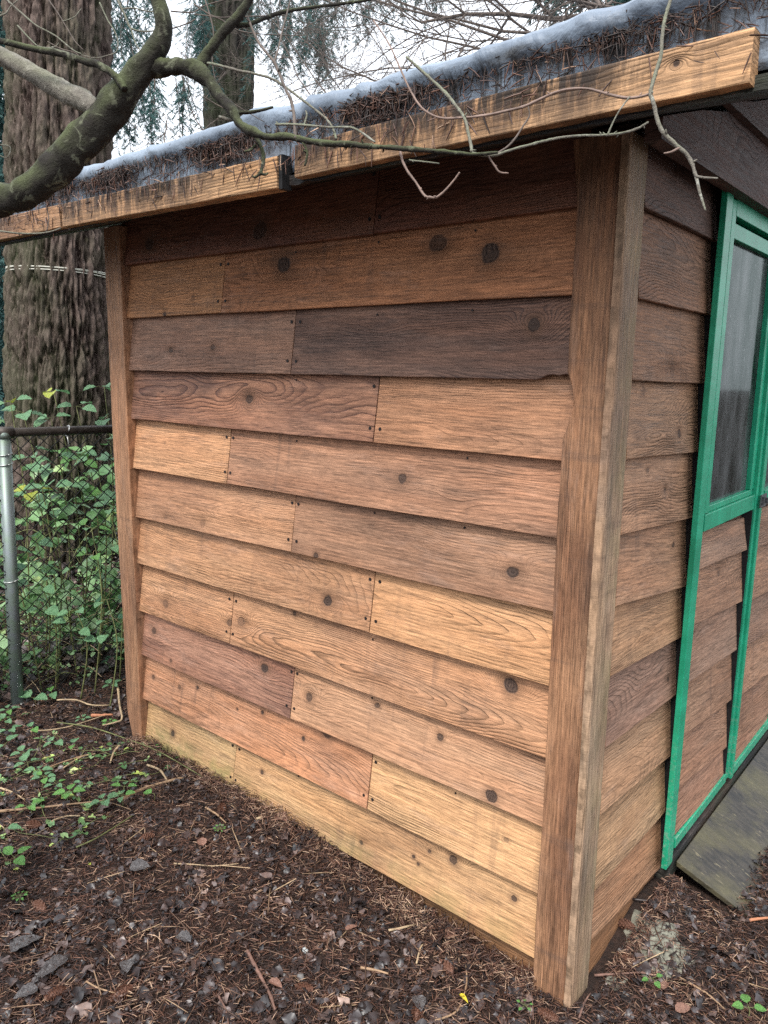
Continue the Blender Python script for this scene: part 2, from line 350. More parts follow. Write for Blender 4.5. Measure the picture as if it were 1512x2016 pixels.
M['stick'] = simple('brown stick bark', (0.15, 0.085, 0.065), 0.7, 0.4, 60)
M['stick_dark'] = simple('dark wet stick', (0.035, 0.026, 0.024), 0.45, 0.4, 60, 0.5)
M['stick_tan'] = simple('tan cane', (0.27, 0.175, 0.105), 0.65, 0.3, 30)
M['stick_orange'] = simple('barked orange stick', (0.40, 0.17, 0.09), 0.6, 0.3, 30)
M['cane'] = simple('green cane', (0.13, 0.14, 0.055), 0.6, 0.4, 30)
M['galv'] = simple('galvanised steel', (0.30, 0.34, 0.36), 0.5, 0.25, 25, 0.5, 0.55, 0.2, 0.001, (0.20, 0.26, 0.21))
M['rail'] = simple('grimy rail pipe', (0.055, 0.045, 0.038), 0.55, 0.4, 30, 0.5, 0.3)
M['mesh'] = simple('rusty dark wire', (0.012, 0.012, 0.012), 0.6, 0.3, 40, 0.4, 0.3)
M['tie'] = simple('bright tie wire', (0.50, 0.51, 0.50), 0.4, 0.2, 40, 0.5, 0.7)
M['cord'] = simple('pale tree cord', (0.45, 0.44, 0.38), 0.6, 0.2, 60)
M['zinc'] = simple('zinc hasp', (0.16, 0.16, 0.17), 0.4, 0.4, 60, 0.5, 0.8)
M['limb'] = limb_mat('mossy limb bark', (0.030, 0.026, 0.021), (0.16, 0.165, 0.115), (0.085, 0.10, 0.045))  # mossy tops painted lighter, undersides near black, as if lit from above
M['limb_grey'] = limb_mat('pale grey limb bark', (0.22, 0.20, 0.17), (0.36, 0.34, 0.29), (0.17, 0.17, 0.12))
M['twig_dark'] = simple('dark bare twig', (0.10, 0.078, 0.065), 0.7, 0.4, 50)
M['twig_pale'] = limb_mat('lichened twig', (0.20, 0.18, 0.15), (0.36, 0.36, 0.31), (0.20, 0.22, 0.15))
M['twig_red'] = simple('tip twig', (0.19, 0.13, 0.105), 0.6, 0.3, 50)
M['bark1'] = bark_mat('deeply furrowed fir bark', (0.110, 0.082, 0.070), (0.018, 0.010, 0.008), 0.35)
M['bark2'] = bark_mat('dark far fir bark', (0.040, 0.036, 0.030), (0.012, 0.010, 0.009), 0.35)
M['fir_leaf'] = tinted('drooping fir sprays', [(0, (0.025, 0.065, 0.062)), (0.6, (0.045, 0.105, 0.10)), (1, (0.085, 0.16, 0.145))], 0.7, 0.2, 0.3)  # lighter and bluer: distance haze put into the needle colour
M['cone'] = simple('fir cone scales', (0.14, 0.065, 0.042), 0.55, 0.5, 70, 0.4)
M['concrete'] = simple('pale concrete', (0.20, 0.195, 0.155), 0.9, 0.35, 60, 0.2, 0, 0.4, 0.003)
M['redboard'] = simple('red brown fence board', (0.13, 0.055, 0.038), 0.8, 0.3, 20)
def ramp_mat():
    g = NT('dark wet plywood'); o = g.obj()
    n = g.noise(g.scale(o, (8, 60, 60)), 1.0, 5, 0.65); b = g.noise(g.scale(o, (4, 4, 4)), 1.0, 5, 0.65); p = g.noise(g.scale(o, (22, 120, 60)), 1.0, 3, 0.6)
    c = g.mix(g.mr(n, 0.35, 0.68), (0.014, 0.013, 0.012), (0.055, 0.046, 0.035))
    c = g.mix(g.mr(b, 0.46, 0.66, 0, 0.7), c, (0.12, 0.105, 0.045))
    c = g.mix(g.mr(p, 0.63, 0.72, 0, 0.8), c, (0.22, 0.185, 0.11))
    return g.fin(c, 0.55, g.bump(n, 0.8, 0.003), 0.4)
M['ply'] = ramp_mat()
def soil_mat():
    g = NT('dark soil'); p = g.n('ShaderNodeNewGeometry').outputs['Position']
    n = g.noise(p, 60, 6, 0.7); b = g.noise(p, 5, 3)
    c = g.mix(g.mr(n, 0.35, 0.65), (0.010, 0.007, 0.006), (0.05, 0.027, 0.019))
    c = g.mix(g.mr(b, 0.45, 0.65, 0, 0.5), c, (0.03, 0.018, 0.013))
    return g.fin(c, 0.75, g.bump(n, 1.0, 0.012), 0.3)
M['soil'] = soil_mat()
def glass_mat():
    g = NT('dusty window glass'); o = g.obj()
    st = g.noise(g.scale(o, (5, 9, 3.2)), 1.0, 5, 0.68); sp = g.noise(g.scale(o, (60, 60, 40)), 1.0, 3, 0.6)
    gl = g.n('ShaderNodeBsdfGlass'); gl.inputs['IOR'].default_value = 1.7; gl.inputs['Roughness'].default_value = 0.06; gl.inputs['Color'].default_value = (0.35, 0.40, 0.38, 1)
    ms = g.n('ShaderNodeMixShader'); ms.inputs[0].default_value = 0.25
    f = g.math('ADD', g.mr(st, 0.35, 0.68, 0.03, 0.34), g.mr(sp, 0.66, 0.72, 0, 0.35)); g.l(f, ms.inputs[0])
    g.fin(g.mix(st, (0.16, 0.17, 0.17), (0.34, 0.36, 0.37)), 0.18, g.bump(st, 0.2, 0.01), 0.8)
    g.l(gl.outputs[0], ms.inputs[1]); g.l(g.b.outputs[0], ms.inputs[2]); g.l(ms.outputs[0], g.out.inputs[0]); return g.m
M['glass'] = glass_mat()

# ------------------------------------------------------------------ ground
def ss(t): t = max(0.0, min(1.0, t)); return t * t * (3 - 2 * t)
def gz(x, y, fine=True):
    z = 0.200 + 0.072 * ss((-x - 0.25) / 0.8) + 0.045 * ss(y / 0.4) * ss((x + 0.2) / 0.15) * ss((0.62 - y) / 0.15) * ss((0.16 - x) / .12)
    z -= 0.02 * ss((-y - 0.3) / 1.5)
    d = max(0.0, -x - 2.4) * 0.7 + max(0.0, y - 0.2) * 0.35 * ss((-x - 1.9) / 0.4)
    z += 0.30 * ss(d / 4.0) 
    if fine: z += 0.016 * noise.noise((x * 4, y * 4, 0.3)) + 0.007 * noise.noise((x * 15, y * 15, 2.3))
    return z
def gn(pts): return np.array([gz(a, b) for a, b in pts])
def grid_ground():
    xs = np.concatenate([np.linspace(-90, -7, 14), np.linspace(-6.5, -3.2, 14), np.linspace(-3, 1.4, 221), np.linspace(1.7, 90, 16)])
    ys = np.concatenate([np.linspace(-90, -3, 12), np.linspace(-2.6, -1.9, 4), np.linspace(-1.8, 1.6, 171), np.linspace(1.8, 7, 22), np.linspace(8, 90, 14)])
    V = np.array([(x, y, gz(x, y)) for y in ys for x in xs]); nx = len(xs)
    F = np.array([(j * nx + i, j * nx + i + 1, (j + 1) * nx + i + 1, (j + 1) * nx + i) for j in range(len(ys) - 1) for i in range(nx - 1)])
    return tag(link('ground', fastmesh('ground', V, F, True), M['soil']), 'dark soil under fir needle litter', kind='structure')
grid_ground()

# ------------------------------------------------------------------ the shed
shed = tag(empty('garden_shed', (-0.9, 1.2, 0.2)), 'brown cedar clapboard garden shed with a silver tarp over its roof', 'shed')
EY = Vector((0, 1, 0)); SIDE = Matrix(((1, 0, 0, 0), (0, 1, 0, 0), (0, 0, 1, 0), (0, 0, 0, 1)))
def frame(o, ex, out):
    """local x = ex, local y = into the wall (-out), local z = across"""
    ex = Vector(ex).normalized(); ey = -Vector(out).normalized(); ez = ex.cross(ey).normalized(); ey = ez.cross(ex)
    mt = Matrix((ex, ey, ez)).transposed().to_4x4(); mt.translation = o; return mt
def bevel_board(L, H, t0=0.019, t1=0.005, tilt=0.019, wav=0.0013, seg=10, jag=None, lean=0):
    """bottom edge stands `tilt` out from the top; y<0 is outwards"""
    vs, fs = [], []
    sd = random.random() * 50
    for i in range(seg + 1):
        x = L * i / seg; w = wav * noise.noise((x * 3, sd, 0)) * 2; c = 0.0012 * noise.noise((x * 4, sd, 7))
        zb = w
        if jag: zb += jag(x)
        b = 0.0015
        prof = [(-tilt - t0 + t1 + 0.001 + c, zb), (-tilt - t0 + t1 - b + 0.001 + c, zb + b), (-tilt * 0.5 - t0 * 0.5 + t1 * .5 - b - 0.0015 + c, H * 0.5), (-t1 - 0.002, H), (0, H), (-tilt - 0.001, zb)]
        vs += [(x, p[0], p[1]) for p in prof]
    n = 6
    for i in range(seg):
        for k in range(n):
            k2 = (k + 1) % n; fs.append((i * n + k, i * n + k2, (i + 1) * n + k2, (i + 1) * n + k)[::-1])
    fs.append(tuple(range(n))); fs.append(tuple(seg * n + k for k in range(n))[::-1])
    return mesh('plank', vs, fs)
# side wall: bottoms at left and right measured on the photograph, joint x, and the look of both boards
ZL = [1.968, 1.798, 1.625, 1.462, 1.293, 1.122, 0.955, 0.780, 0.615, 0.446, 0.283]
ZR = [1.963, 1.795, 1.625, 1.457, 1.291, 1.127, 0.955, 0.783, 0.615, 0.442, 0.270]
JX = [-0.631, -1.217, -0.922, -0.622, -1.206, -0.925, -0.627, -1.209, -0.933, -0.627, -1.212]
XL, XR = -1.745, -0.09
K = {  # knots by place on the wall, photo coordinates of the knot unprojected to the wall plane
 (0, 0): [(300, 482, .018, .8), (520, 455, .02, .8)], (0, 1): [],
 (1, 0): [(334, 620, .007, .9), (386, 585, .004, .5)], (1, 1): [(560, 521, .021, 1), (865, 478, .017, .8), (968, 501, .02, 1)],
 (2, 0): [(343, 690, .007, .8), (425, 684, .009, .7)], (2, 1): [(1053, 641, .0135, 1)],
 (3, 0): [(495, 786, .0125, .85)], (3, 1): [],
 (4, 0): [(328, 872, .006, .25)], (4, 1): [(796, 941, .013, .9)],
 (5, 0): [(408, 1030, .012, .3), (335, 1018, .008, .3)], (5, 1): [(1015, 1124, .0125, 1), (632, 1092, .008, .9)],
 (6, 0): [(652, 1181, .013, 1)], (6, 1): [],
 (7, 0): [(332, 1186, .015, .5), (458, 1225, .010, .6)], (7, 1): [(1007, 1350, .0155, 1), (480, 1222, .014, .5), (580, 1207, .006, .8)],
 (8, 0): [(306, 1240, .012, .8), (524, 1315, .011, 1), (345, 1298, .006, .7)], (8, 1): [(614, 1371, .012, .8), (744, 1388, .007, .8), (870, 1450, .008, .9), (976, 1561, .013, 1)],
 (9, 0): [(306, 1332, .007, .7), (357, 1352, .007, .6), (391, 1353, .005, 1), (518, 1402, .005, 1), (600, 1453, .006, 1), (644, 1443, .014, .8), (470, 1395, .004, .9)], (9, 1): [(1000, 1650, .005, .5)],
 (10, 0): [(345, 1443, .009, 1)], (10, 1): [(519, 1519, .006, .9), (718, 1655, .006, .9), (818, 1684, .0045, 1), (828, 1698, .004, .9), (847, 1675, .0045, .8), (894, 1692, .011, .9), (1013, 1767, .007, .9)]}
LOOK = {
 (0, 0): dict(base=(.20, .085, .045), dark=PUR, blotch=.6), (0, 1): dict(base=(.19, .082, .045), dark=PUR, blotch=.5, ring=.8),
 (1, 0): dict(base=(.40, .20, .09), dark=(.30, .16, .08), blotch=.5), (1, 1): dict(base=(.38, .175, .08), dark=(.24, .115, .062), blotch=.6, swirl=1.5, fuzz=1.5),
 (2, 0): dict(base=(.30, .175, .11), dark=(.17,.105,.08), blotch=.7, thr=.46, swirl=.5, ring=.35), (2, 1): dict(base=(.25, .145, .095), dark=(.095, .064, .054), blotch=.85, thr=.47, swirl=1.5, ring=.8, ringcol=(.055, .04, .04), spacing=.008),
 (3, 0): dict(base=(.34, .175, .10), dark=(.13, .072, .055), blotch=.8, thr=.47, ring=.9, ringcol=(.05, .026, .026), spacing=.0075, fur=1.5), (3, 1): dict(base=TAN2, dark=(.30, .17, .10), blotch=.5, swirl=.6, fuzz=2, ring=.35),
 (4, 0): dict(base=TAN, dark=TAN2, blotch=.5, ring=.25, swirl=.5), (4, 1): dict(base=(.35, .19, .108), dark=(.17, .10, .068), blotch=.75, fuzz=1.6, ring=.6),
 (5, 0): dict(base=(.42, .235, .125), dark=(.33, .18, .11), blotch=.6, swirl=1.2), (5, 1): dict(base=(.33, .185, .105), dark=(.18, .108, .072), blotch=.7, swirl=1.2),
 (6, 0): dict(base=(.42, .235, .12), dark=(.30, .165, .098), blotch=.6, swirl=.9, ring=.5), (6, 1): dict(base=(.50, .28, .135), dark=(.40, .23, .12), blotch=.5, ring=.6, swirl=.4, fur=1.6),
 (7, 0): dict(base=TAN, dark=(.36, .20, .12), blotch=.5, swirl=.8), (7, 1): dict(base=(.45, .25, .128), dark=(.36, .21, .13), blotch=.5, ring=.8, swirl=.7, fur=1.7),
 (8, 0): dict(base=(.36, .19, .115), dark=(.15, .082, .062), blotch=.8, thr=.48, ring=1.0, ringcol=(.06, .028, .026), spacing=.009, fur=1.5), (8, 1): dict(base=(.42, .24, .13), dark=(.33, .19, .115), blotch=.6, swirl=.6),
 (9, 0): dict(base=PNK, dark=(.42, .20, .10), blotch=.7, ring=.6, swirl=.6), (9, 1): dict(base=(.52, .32, .155), dark=(.42, .26, .15), blotch=.5, ring=.85, swirl=.4, fur=1.8),
 (10, 0): dict(base=YEL, dark=(.44, .29, .12), blotch=.5, ring=.6, spacing=.010, moss=.75), (10, 1): dict(base=(.46, .28, .135), dark=(.38, .235, .12), blotch=.5, ring=.35, swirl=.6, moss=.25)}
nails = MB()
def nail(p, n, r=0.0048):
    p = Vector(p); n = Vector(n).normalized(); a = n.orthogonal().normalized(); b = n.cross(a); base = len(nails.v)
    for lv, rr in ((0, r), (0.0015, r * 0.9)):
        for k in range(8): nails.v.append(p + n * lv + a * rr * math.cos(k * PI / 4) + b * rr * math.sin(k * PI / 4))
    nails.f.append(tuple(base + 8 + k for k in range(8)))
    for k in range(8): nails.f.append((base + k, base + (k + 1) % 8, base + 8 + (k + 1) % 8, base + 8 + k))
for k in range(-1, 11):
    if k < 0:
        segs = [(XL, XR)]; zl, zr = 2.138, 2.136
    else:
        segs = [(XL, JX[k] - 0.0016), (JX[k] + 0.0016, XR)]; zl, zr = ZL[k], ZR[k]
    for i, (a, b) in enumerate(segs):
        za = zl + (zr - zl) * (a - XL) / (XR - XL); zb = zl + (zr - zl) * (b - XL) / (XR - XL)
        jit = random.uniform(-0.0012, 0.0012); o = Vector((a, -0.002 + random.uniform(-.0007, .0007), za + jit)); ex = Vector((b - a, 0, zb - za))
        mt = frame(o, ex, (0, -1, 0)); inv = mt.inverted()
        kn = []
        for (px, py, r, d) in K.get((k, i), []):
            q = inv @ on(px, py, 1, -0.014); kn.append((round(q.x, 4), round(q.z, 4), r, d))
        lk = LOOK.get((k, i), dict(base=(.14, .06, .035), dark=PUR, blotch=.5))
        H = min(0.20, (zl if k < 0 else zl) * 0 + 0.192) if k >= 0 else 0.10
        if k == 10: H = 0.185
        jag = None
        if (k, i) == (2, 1):
            L_ = ex.length
            jag = lambda x, L_=L_: (0.010 * ss((x - (L_ - 0.075)) / 0.02) + 0.004 * noise.noise((x * 160, 1, 1))) if x > L_ - 0.08 else 0
        me = bevel_board(ex.length, H, jag=jag, seg=60 if jag else 10)
        link('plank', me, wood(f'cedar_{k}_{i}', knots=kn, **lk), shed, mt)
        if k >= 0:
            for zz in (0.035, 0.14):
                for xx in ((ex.length - 0.014) if i == 0 else 0.014,):
                    if random.random() < 0.92: nail(mt @ Vector((xx + random.uniform(-.004, .004), -0.0337 + zz * 0.134, zz)), (0, -1, 0))
            for st in (-0.63, -1.21, -0.92, -0.35):
                if a + .05 < st < b - .05 and random.random() < 0.45:
                    nail(mt @ Vector((st - a, -0.0337 + 0.150 * 0.134, 0.150)), (0, -1, 0), 0.003)
def slab(name, x0, x1, y0, y1, z0, z1, mat, bevel=0.0015, parent=None, label=None):
    """axis aligned board whose grain runs along its longest side"""
    d = (x1 - x0, y1 - y0, z1 - z0); ax = max(range(3), key=lambda i: d[i]); L = d[ax]
    o = Vector((x0, y0, z0))
    if ax == 0: mt = Matrix.Translation(o); a, b = d[1], d[2]
    elif ax == 1: mt = frame(Vector((x1, y0, z0)), (0, 1, 0), (1, 0, 0)); a, b = d[0], d[2]
    else:
        wide_x = d[0] >= d[1]
        if wide_x: mt = Matrix(((0, 0, -1, x1), (0, 1, 0, y0), (1, 0, 0, z0), (0, 0, 0, 1))); a, b = d[1], d[0]
        else: mt = Matrix(((0, -1, 0, x1), (0, 0, -1, y1), (1, 0, 0, z0), (0, 0, 0, 1))); a, b = d[0], d[1]
    me = mesh(name, *(lambda q: (q.v, q.f))(MB().box(0, L, 0, a, 0, b)))
    ob = link(name, me, mat, parent or shed, mt)
    if bevel: bm = ob.modifiers.new('bevel', 'BEVEL'); bm.width = bevel; bm.segments = 2
    if label: ob['label'] = label
    return ob
# sheathing that closes the shed
slab('side_sheathing', -1.86, -0.012, 0.002, 0.016, 0.24, 2.11, M['inner_wood'], 0)
slab('front_sheathing', -0.036, -0.0195, 0.017, 0.52, 0.24, 2.10, M['inner_wood'], 0)
slab('back_wall', -1.86, 0.0, 2.70, 2.72, 0.2, 2.86, M['inner_wood'], 0)
slab('floor_panel', -1.83, -0.012, 0.017, 2.69, 0.25, 0.27, M['inner_wood'], 0)
# skirt boards under the cladding
slab('skirt_board', -1.71, -0.092, -0.010, 0.001, 0.10, 0.30, M['skirt'])
slab('skirt_board', -0.0185, -0.006, 0.045, 0.49, 0.12, 0.33, M['skirt'])
# vertical trims with worn, uneven edges
def trim(name, mt, L, edge0, edge1, th, mat, seg=60, chip=0.0, parent=None, label=None, bottom_bevel=None):
    """board along local x; edge0/edge1 functions of x give its two long edges in local z"""
    vs, fs = [], []; sd = random.random() * 90; n = 8
    for i in range(seg + 1):
        x = L * i / seg
        a = edge0(x) + chip * noise.noise((x * 30, sd, 0)); b = edge1(x) + chip * noise.noise((x * 30, sd, 5))
        c = 0.002 + abs(chip) * 1.2
        y = 0.0015 * noise.noise((x * 3, sd, 9))
        c2 = c * (0.7 + 0.6 * noise.noise((x * 20, sd, 3)))
        prof = [(y, a + c2), (y, b - c), (y + c * .4, b - c * .25), (y + c, b), (th, b), (th, a), (y + c2, a), (y + c2 * .4, a + c2 * .25)]
        vs += [(x, p[0], p[1]) for p in prof]
    for i in range(seg):
        for k in range(n):
            k2 = (k + 1) % n; fs.append((i * n + k, i * n + k2, (i + 1) * n + k2, (i + 1) * n + k)[::-1])
    fs.append(tuple(range(n))); fs.append(tuple(seg * n + k for k in range(n))[::-1])
    ob = link(name, mesh(name, vs, fs, False), mat, parent or shed, mt)
    if label: ob['label'] = label
    return ob
ZA, ZB = 0.185, 2.085
_edge = [(1126, 250), (1135, 400), (1125, 560), (1118, 700), (1116, 735), (1123, 748), (1130, 790), (1119, 830), (1108, 862), (1105, 880), (1100, 960), (1095, 1030), (1088, 1190), (1080, 1340), (1068, 1600), (1054, 1800), (1047, 1950)]
_pe = sorted([(on(a, b, 1, -0.045).z, on(a, b, 1, -0.045).x) for a, b in _edge])
def left_edge(z):
    return float(np.interp(z, [p[0] for p in _pe], [p[1] for p in _pe]))
mt = frame(Vector((-0.0115, -0.045, ZA)), (0, 0, 1), (0, -1, 0))
trim('corner_board', mt, ZB - ZA, lambda x: 0.0, lambda x: -0.0115 - left_edge(ZA + x), 0.040, M['trim'], seg=180, chip=0.0016, label='wide dark trim board facing the side')
mt = frame(Vector((0.007, 0.042, ZA + 0.018)), (0, 0, 1), (1, 0, 0))
trim('corner_board', mt, ZB - ZA - 0.02, lambda x: 0.0, lambda x: 0.091 - 0.003 * math.sin(x * 5), 0.0175, M['trim_grey'], seg=150, chip=0.0022)
_lx = [(203, 455), (214, 700), (228, 1000), (243, 1250), (250, 1400), (262, 1455)]
_lp = sorted([(on(a, b, 1, -0.05).z, on(a, b, 1, -0.05).x) for a, b in _lx])
mt = frame(Vector((-1.712, -0.050, 0.24)), (0, 0, 1), (0, -1, 0))
trim('corner_board', mt, 1.85, lambda x: 0.0, lambda x: -1.712 - float(np.interp(0.24 + x, [p[0] for p in _lp], [p[1] for p in _lp])), 0.048, M['post'], seg=90, chip=0.0015)

# front wall cladding left of the door
FX = -0.0185
FL = [(1269, 408), (1255, 587), (1239, 748), (1225, 905), (1215, 1055), (1208, 1195), (1197, 1335), (1188, 1475), (1180, 1605), (1170, 1755), (1165, 1850)]
FR = [(1418, 479), (1403, 621), (1390, 756), (1373, 890), (1362, 1020), (1353, 1155), (1340, 1255), (1328, 1370), (1318, 1490), (1308, 1600), (1308, 1700)]
FK = {2: [(1308, 730, .014, .3)], 3: [(1325, 853, .009, .8), (1262, 770, .010, .4)], 4: [(1270, 925, .006, .6), (1300, 965, .006, .6)], 5: [(1320, 1072, .006, .8), (1343, 1102, .006, .9)], 7: [(1305, 1335, .006, .9)], 0: [(1325, 330, .010, .7)]}
FLOOK = [dict(base=(.16, .105, .08), dark=(.09, .06, .05), blotch=.7, ring=.7, swirl=1.3), dict(base=(.26, .15, .09), dark=(.15, .09, .062), blotch=.6, ring=.6),
         dict(base=(.27, .155, .09), dark=(.20, .12, .078), blotch=.5, ring=.25, fuzz=1.6), dict(base=(.31, .185, .105), dark=(.23, .135, .082), blotch=.5, swirl=1.8, ring=.8, fur=1.5),
         dict(base=(.34, .20, .115), dark=(.27, .16, .095), blotch=.5, swirl=1.2, ring=.8, fur=1.8), dict(base=(.35, .205, .115), dark=(.25, .145, .09), blotch=.6, ring=.7),
         dict(base=(.34, .205, .11), dark=(.28, .165, .095), blotch=.5, ring=.5, swirl=1.5), dict(base=(.27, .165, .11), dark=(.17, .11, .085), blotch=.8, ring=.9, swirl=1.2),
         dict(base=(.35, .21, .115), dark=(.25, .155, .10), blotch=.5, ring=.4), dict(base=(.37, .235, .125), dark=(.30, .185, .105), blotch=.5, ring=.5), dict(base=(.36, .20, .105), dark=(.26, .135, .075), blotch=.6, ring=.5)]
Y0, Y1 = 0.043, 0.488
for k in range(11):
    a = on(*FL[k], 0, 0.007); b = on(*FR[k], 0, 0.007)
    sl_ = (b.z - a.z) / (b.y - a.y); za = a.z + sl_ * (Y0 - a.y); zb = a.z + sl_ * (Y1 - a.y)
    o = Vector((FX, Y0, za)); Y1 = min(.5040, max(.495, b.y) + random.uniform(-.002, .002)); zb = a.z + sl_ * (Y1 - a.y); ex = Vector((0, Y1 - Y0, zb - za)); mt = frame(o, ex, (1, 0, 0)); inv = mt.inverted()
    kn = [(round((inv @ on(px, py, 0, -0.012)).x, 4), round((inv @ on(px, py, 0, -0.012)).z, 4), r, d) for px, py, r, d in FK.get(k, [])]
    link('plank', bevel_board(ex.length, 0.19 if k else 0.15, 0.017, 0.006, 0.015), wood(f'front_{k}', knots=kn, **FLOOK[k]), shed, mt)

# the two boards over the door head, clipped under the sloping roof
def zroof(y): return 2.021 + 0.30 * (y + 0.31)
def clipped_board(x0, x1, y0, y1, z0, z1):
    ys = [y0] + [y0 + (y1 - y0) * i / 12 for i in range(1, 13)]
    vs, fs = [], []
    for y in ys:
        zt = max(z0 + 0.002, min(z1, zroof(y) - 0.004)); d = 0.0
        vs += [(y - y0, 0, 0), (y - y0, x1 - x0, 0), (y - y0, x1 - x0, zt - z0), (y - y0, 0, zt - z0)]
    for i in range(12):
        for k in range(4): fs.append((i * 4 + k, i * 4 + (k + 1) % 4, (i + 1) * 4 + (k + 1) % 4, (i + 1) * 4 + k))
    fs.append((3, 2, 1, 0)); fs.append((48, 49, 50, 51))
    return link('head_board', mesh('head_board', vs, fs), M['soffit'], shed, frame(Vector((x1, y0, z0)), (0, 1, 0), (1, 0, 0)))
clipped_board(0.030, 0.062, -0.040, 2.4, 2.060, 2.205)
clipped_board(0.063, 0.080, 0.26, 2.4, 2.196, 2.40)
slab('head_board', -0.011, 0.029, 0.50, 2.4, 2.10, 2.16, M['inner_wood'], 0)

# roof deck with black edge, build-up under the tarp and boards nailed over the tarp edge
def sloped(name, x0, x1, y0, y1, zoff, th, mat, seg=40, rag=0.0):
    vs, fs = [], []
    for i in range(seg + 1):
        x = x0 + (x1 - x0) * i / seg; r = rag * noise.noise((x * 22, 0, zoff)) ; r2 = rag * noise.noise((x * 35, 5, zoff))
        for (y, z) in ((y0 + r, zroof(y0) + zoff + r2), (y1, zroof(y1) + zoff), (y1, zroof(y1) + zoff + th), (y0 + r * .5, zroof(y0) + zoff + th)): vs.append((x, y, z))
    for i in range(seg):
        for k in range(4): fs.append((i * 4 + k, i * 4 + (k + 1) % 4, (i + 1) * 4 + (k + 1) % 4, (i + 1) * 4 + k)[::-1])
    fs.append((0, 1, 2, 3)); fs.append((seg * 4 + 3, seg * 4 + 2, seg * 4 + 1, seg * 4))
    return link(name, mesh(name, vs, fs), mat, shed, Matrix.Identity(4))
sloped('roof_deck', -2.40, 0.47, -0.328, 2.80, 0.0, 0.020, M['roof_board'], 240, 0.004)
sloped('roof_frame', -2.38, 0.45, -0.305, 2.78, 0.021, 0.095, M['felt_gap_shade'])
me = mesh('gable_fill', [(-1.85, .017, .2), (-1.85, 2.69, .2), (-1.85, 2.69, 2.905), (-1.85, .017, 2.112)], [(0, 1, 2, 3)])
s_ = link('far_wall', me, M['inner_wood'], shed, Matrix.Identity(4)); s_.modifiers.new('thick', 'SOLIDIFY').thickness = 0.01
me = mesh('gable_fill', [(-.012, .017, 2.10), (-.012, 2.69, 2.10), (-.012, 2.69, 2.905), (-.012, .017, 2.112)], [(0, 1, 2, 3)])
s_ = link('gable_fill', me, M['inner_wood'], shed, Matrix.Identity(4)); s_.modifiers.new('thick', 'SOLIDIFY').thickness = 0.01

def batten(xa, xb, ptop, pbot, y, th, mat, label, end_dark=True):
    """board nailed flat over the tarp; ends and edges read off the photograph on the plane y"""
    A = [on(*q, 1, y) for q in ptop]; B = [on(*q, 1, y) for q in pbot]
    zt = lambda x: A[0].z + (A[1].z - A[0].z) * (x - A[0].x) / (A[1].x - A[0].x)
    zb = lambda x: B[0].z + (B[1].z - B[0].z) * (x - B[0].x) / (B[1].x - B[0].x)
    h0, h1 = zt(xa) - zb(xa), zt(xb) - zb(xb)
    o = Vector((xa, y, zb(xa))); ex = Vector((xb - xa, 0, zb(xb) - zb(xa))); L = ex.length
    return trim('batten', frame(o, ex, (0, -1, 0)), L, lambda x: 0.0, lambda x: h0 + (h1 - h0) * x / L, th, mat, seg=60, chip=0.0008, label=label)
BY = -0.352
x1 = on(1480, 110, 1, BY).x; x0 = on(580, 320, 1, BY).x
M['batten_main'] = wood('main fascia', (.50, .31, .16), (.40, .24, .12), .7, .5, knots=[(0.885 * (x1 - x0), .045, .004, 1)], ring=.5, swirl=.4, stain=((.105, .060, .038), .99 * (x1 - x0) - .06, .72 * (x1 - x0), .95))
# lighter unstained end at the corner: the stain fades out towards x = L
batten(x0, x1, [(580, 285), (1480, 52)], [(580, 350), (1480, 161)], BY, 0.034, M['batten_main'], 'long batten, stained dark except at its pale right end')
x3 = on(545, 340, 1, BY).x; x2 = on(122, 425, 1, BY).x
M['batten_mid'] = wood('middle batten', (.50, .31, .16), (.40, .24, .12), .7, .5, knots=[(.06, .03, .005, .8), (.55 * (x3 - x2), .04, .005, .7)], ring=.5, swirl=.4, stain=((.115, .065, .04), (x3 - x2) - .10, .60 * (x3 - x2), .9))
batten(x2, x3, [(122, 401), (545, 306)], [(122, 447), (545, 370)], BY, 0.034, M['batten_mid'], 'middle batten ending in a pale cut end')
slab('batten_spacer', x3 + 0.001, x3 + 0.012, BY + 0.004, BY + 0.03, on(545, 372, 1, BY).z, on(545, 304, 1, BY).z, M['felt_gap_shade'], 0)
x4 = on(118, 425, 1, BY).x
M['batten_left'] = wood('left batten', (.36, .225, .12), (.24, .13, .07), .7, .5, ring=.5, swirl=.4, stain=((.15, .08, .05), .5, 0.2, .8))
batten(x4 - 0.62, x4, [(0, 428), (118, 402)], [(0, 472), (118, 448)], BY, 0.034, M['batten_left'], 'left batten, half hidden by the limb')

# ---- double door in green trim
door = empty('door', (0.03, 0.9, 0.33)); door.parent = shed; door.matrix_basis = world_of(shed).inverted() @ Matrix.Translation((0.03, 0.9, 0.33)); door['label'] = 'clapboard door with green painted trim and dusty window'
def dslab(name, *a, mat=None, bevel=0.0015): return slab(name, *a, mat or M['green'], bevel, door)
dslab('jamb', 0.021, 0.036, 0.4560, 0.5030, 0.302, 2.075)
slab('jamb_gap_shade', -0.017, 0.0205, 0.505, 0.521, 0.28, 2.08, M['felt_gap_shade'], 0)  # black strip added so the gap beside the jamb reads as shade
dslab('stile', 0.004, 0.031, 0.5215, 0.553, 1.286, 2.058)
dslab('top_rail', 0.006, 0.032, 0.5500, 0.985, 2.022, 2.090)
dslab('top_rail', 0.006, 0.027, 0.5500, 0.985, 1.972, 2.008)
dslab('bottom_rail', 0.006, 0.033, 0.5225, 0.9925, 1.240, 1.285)
dslab('window_ledge', 0.006, 0.026, 0.5500, 0.985, 1.286, 1.302)
dslab('stile', 0.004, 0.026, 0.958, 0.9935, 1.3025, 1.971)
dslab('stile', 0.004, 0.036, 0.994, 1.018, 0.345, 2.09)
